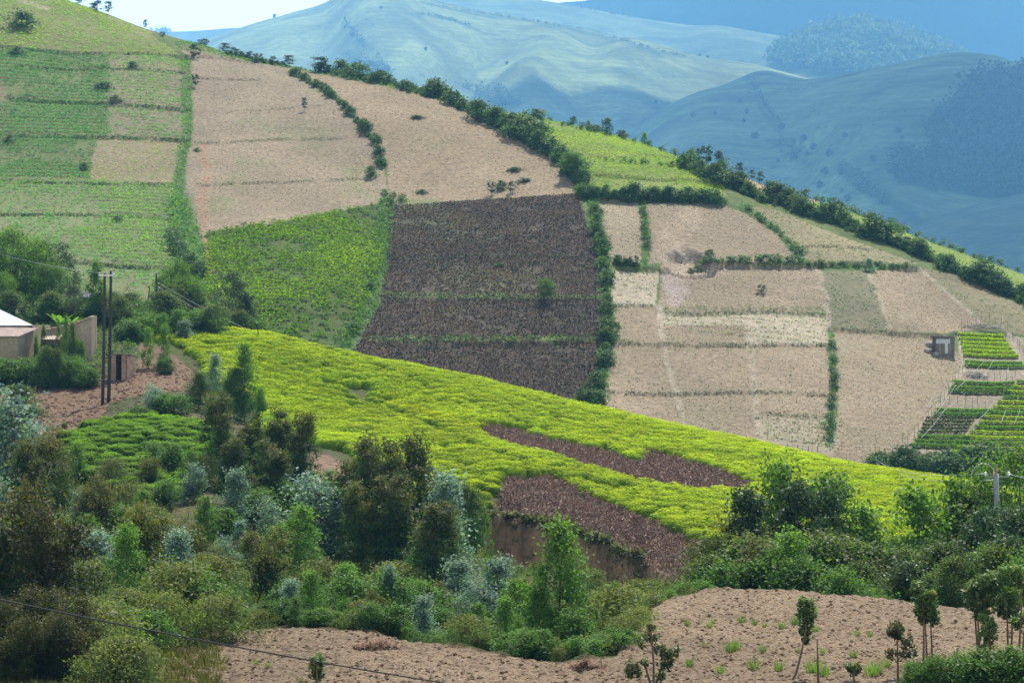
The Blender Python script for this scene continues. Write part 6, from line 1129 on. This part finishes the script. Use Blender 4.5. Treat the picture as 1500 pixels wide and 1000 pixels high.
sapling('knob_sapling', 'broad headed sapling with two crooked stems at the right', 61, [[(1437,985),(1433,940),(1431,905),(1440,870)], [(1434,940),(1428,900),(1424,880)]], [(1428,862,12,1),(1440,855,12,1),(1452,850,12,1),(1462,855,9,.8),(1425,880,11,1),(1435,885,10,1),(1445,872,11,1),(1436,900,8,1),(1447,895,7,.7),(1418,870,7,.6)], 5)
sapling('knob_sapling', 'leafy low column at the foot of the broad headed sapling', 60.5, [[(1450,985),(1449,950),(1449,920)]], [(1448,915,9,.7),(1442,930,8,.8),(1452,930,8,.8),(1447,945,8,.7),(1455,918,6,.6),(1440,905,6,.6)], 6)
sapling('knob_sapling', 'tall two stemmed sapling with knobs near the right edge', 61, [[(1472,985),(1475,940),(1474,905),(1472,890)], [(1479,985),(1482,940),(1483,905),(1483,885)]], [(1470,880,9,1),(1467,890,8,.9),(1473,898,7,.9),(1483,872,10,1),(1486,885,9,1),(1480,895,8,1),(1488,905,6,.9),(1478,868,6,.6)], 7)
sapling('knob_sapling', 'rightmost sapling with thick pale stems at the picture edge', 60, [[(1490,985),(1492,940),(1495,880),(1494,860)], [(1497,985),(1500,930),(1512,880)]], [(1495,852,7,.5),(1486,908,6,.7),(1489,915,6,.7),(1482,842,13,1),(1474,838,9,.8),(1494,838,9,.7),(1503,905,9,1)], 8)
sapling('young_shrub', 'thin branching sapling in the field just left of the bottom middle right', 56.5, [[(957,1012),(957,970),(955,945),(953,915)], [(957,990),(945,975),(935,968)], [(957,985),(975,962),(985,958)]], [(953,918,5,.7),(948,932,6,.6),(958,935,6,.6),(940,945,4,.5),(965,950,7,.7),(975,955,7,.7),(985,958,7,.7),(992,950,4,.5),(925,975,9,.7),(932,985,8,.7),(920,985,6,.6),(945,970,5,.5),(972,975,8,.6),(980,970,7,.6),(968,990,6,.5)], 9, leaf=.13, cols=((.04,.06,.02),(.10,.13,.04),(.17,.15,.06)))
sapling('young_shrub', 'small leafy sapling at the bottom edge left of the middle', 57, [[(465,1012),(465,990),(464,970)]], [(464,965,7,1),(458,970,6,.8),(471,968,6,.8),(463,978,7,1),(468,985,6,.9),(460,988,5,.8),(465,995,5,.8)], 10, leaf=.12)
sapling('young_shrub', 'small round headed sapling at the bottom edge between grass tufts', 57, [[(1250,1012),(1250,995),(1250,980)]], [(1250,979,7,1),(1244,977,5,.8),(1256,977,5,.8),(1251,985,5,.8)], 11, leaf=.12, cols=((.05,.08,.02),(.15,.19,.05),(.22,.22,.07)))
for (x, D, yt, kd, w_, lb) in ((1335,55.5,958,'green',.9,'leafy shrub at the bottom edge under the small headed sapling'),(1365,55,955,'green',.9,'leafy shrub at the bottom edge under the trio'),(1420,55,945,'green',1.1,'dark glossy shrub at the bottom edge left of the corner one'),(1460,54.5,938,'green',1.2,'broad dark shrub in the bottom right corner'),(1500,55,940,'green',1.1,'dark shrub cut by the right edge in the bottom corner')): at(kd, x, yt, D, None, lb, w_)
# ------------------------------------------------------------------ tell repeats apart by their order along the view
_ON = ['', 'first', 'second', 'third', 'fourth', 'fifth', 'sixth', 'seventh', 'eighth', 'ninth', 'tenth', 'eleventh', 'twelfth', 'thirteenth', 'fourteenth', 'fifteenth', 'sixteenth', 'seventeenth', 'eighteenth', 'nineteenth']
_TE = ['', '', 'twenty', 'thirty', 'forty', 'fifty', 'sixty', 'seventy', 'eighty', 'ninety']
def ordw(n):
    if n < 20: return _ON[n]
    if n >= 100: return 'hundred and '+ordw(n-100) if n > 100 else 'hundredth'
    t, u = divmod(n, 10); return _TE[t]+'-'+_ON[u] if u else _TE[t][:-1]+'ieth'
bpy.context.view_layer.update()
_by = {}
for o in C.objects:
    if o.parent is None and o.get('label') and o.get('category') and o.get('kind') is None and o.name.split('.')[0] != 'tea_bush': _by.setdefault(o['label'], []).append(o)
for lb, l in _by.items():
    if len(l) < 2: continue
    if l[0].name.startswith('crop_bed'):
        my = lambda o: (lambda c: YH-c[:, 2].mean()/c[:, 1].mean()*F)(np.array([v.co[:] for v in o.data.vertices]))
        for i, o in enumerate(sorted(l, key=my)): o['label'] = ' '.join(lb.split()[:12])+', '+ordw(i+1)+' from the top'
        continue
    def px(o):
        p = o.location if o.location.length > 1 else Vector(o.data.vertices[0].co); return 750+p.x/p.y*F
    ins = sorted([o for o in l if -60 <= px(o) <= 1560], key=px); ww = lb.split()
    if len(ww) > 12: ww = ww[:12]; print('LONG', lb)
    for i, o in enumerate(ins): o['label'] = ' '.join(ww)+', '+ordw(i+1)+' from the left'
    for o in l:
        if o not in ins: o['label'] = ' '.join(ww)+', '+('beyond the left edge' if px(o) < 0 else 'beyond the right edge')
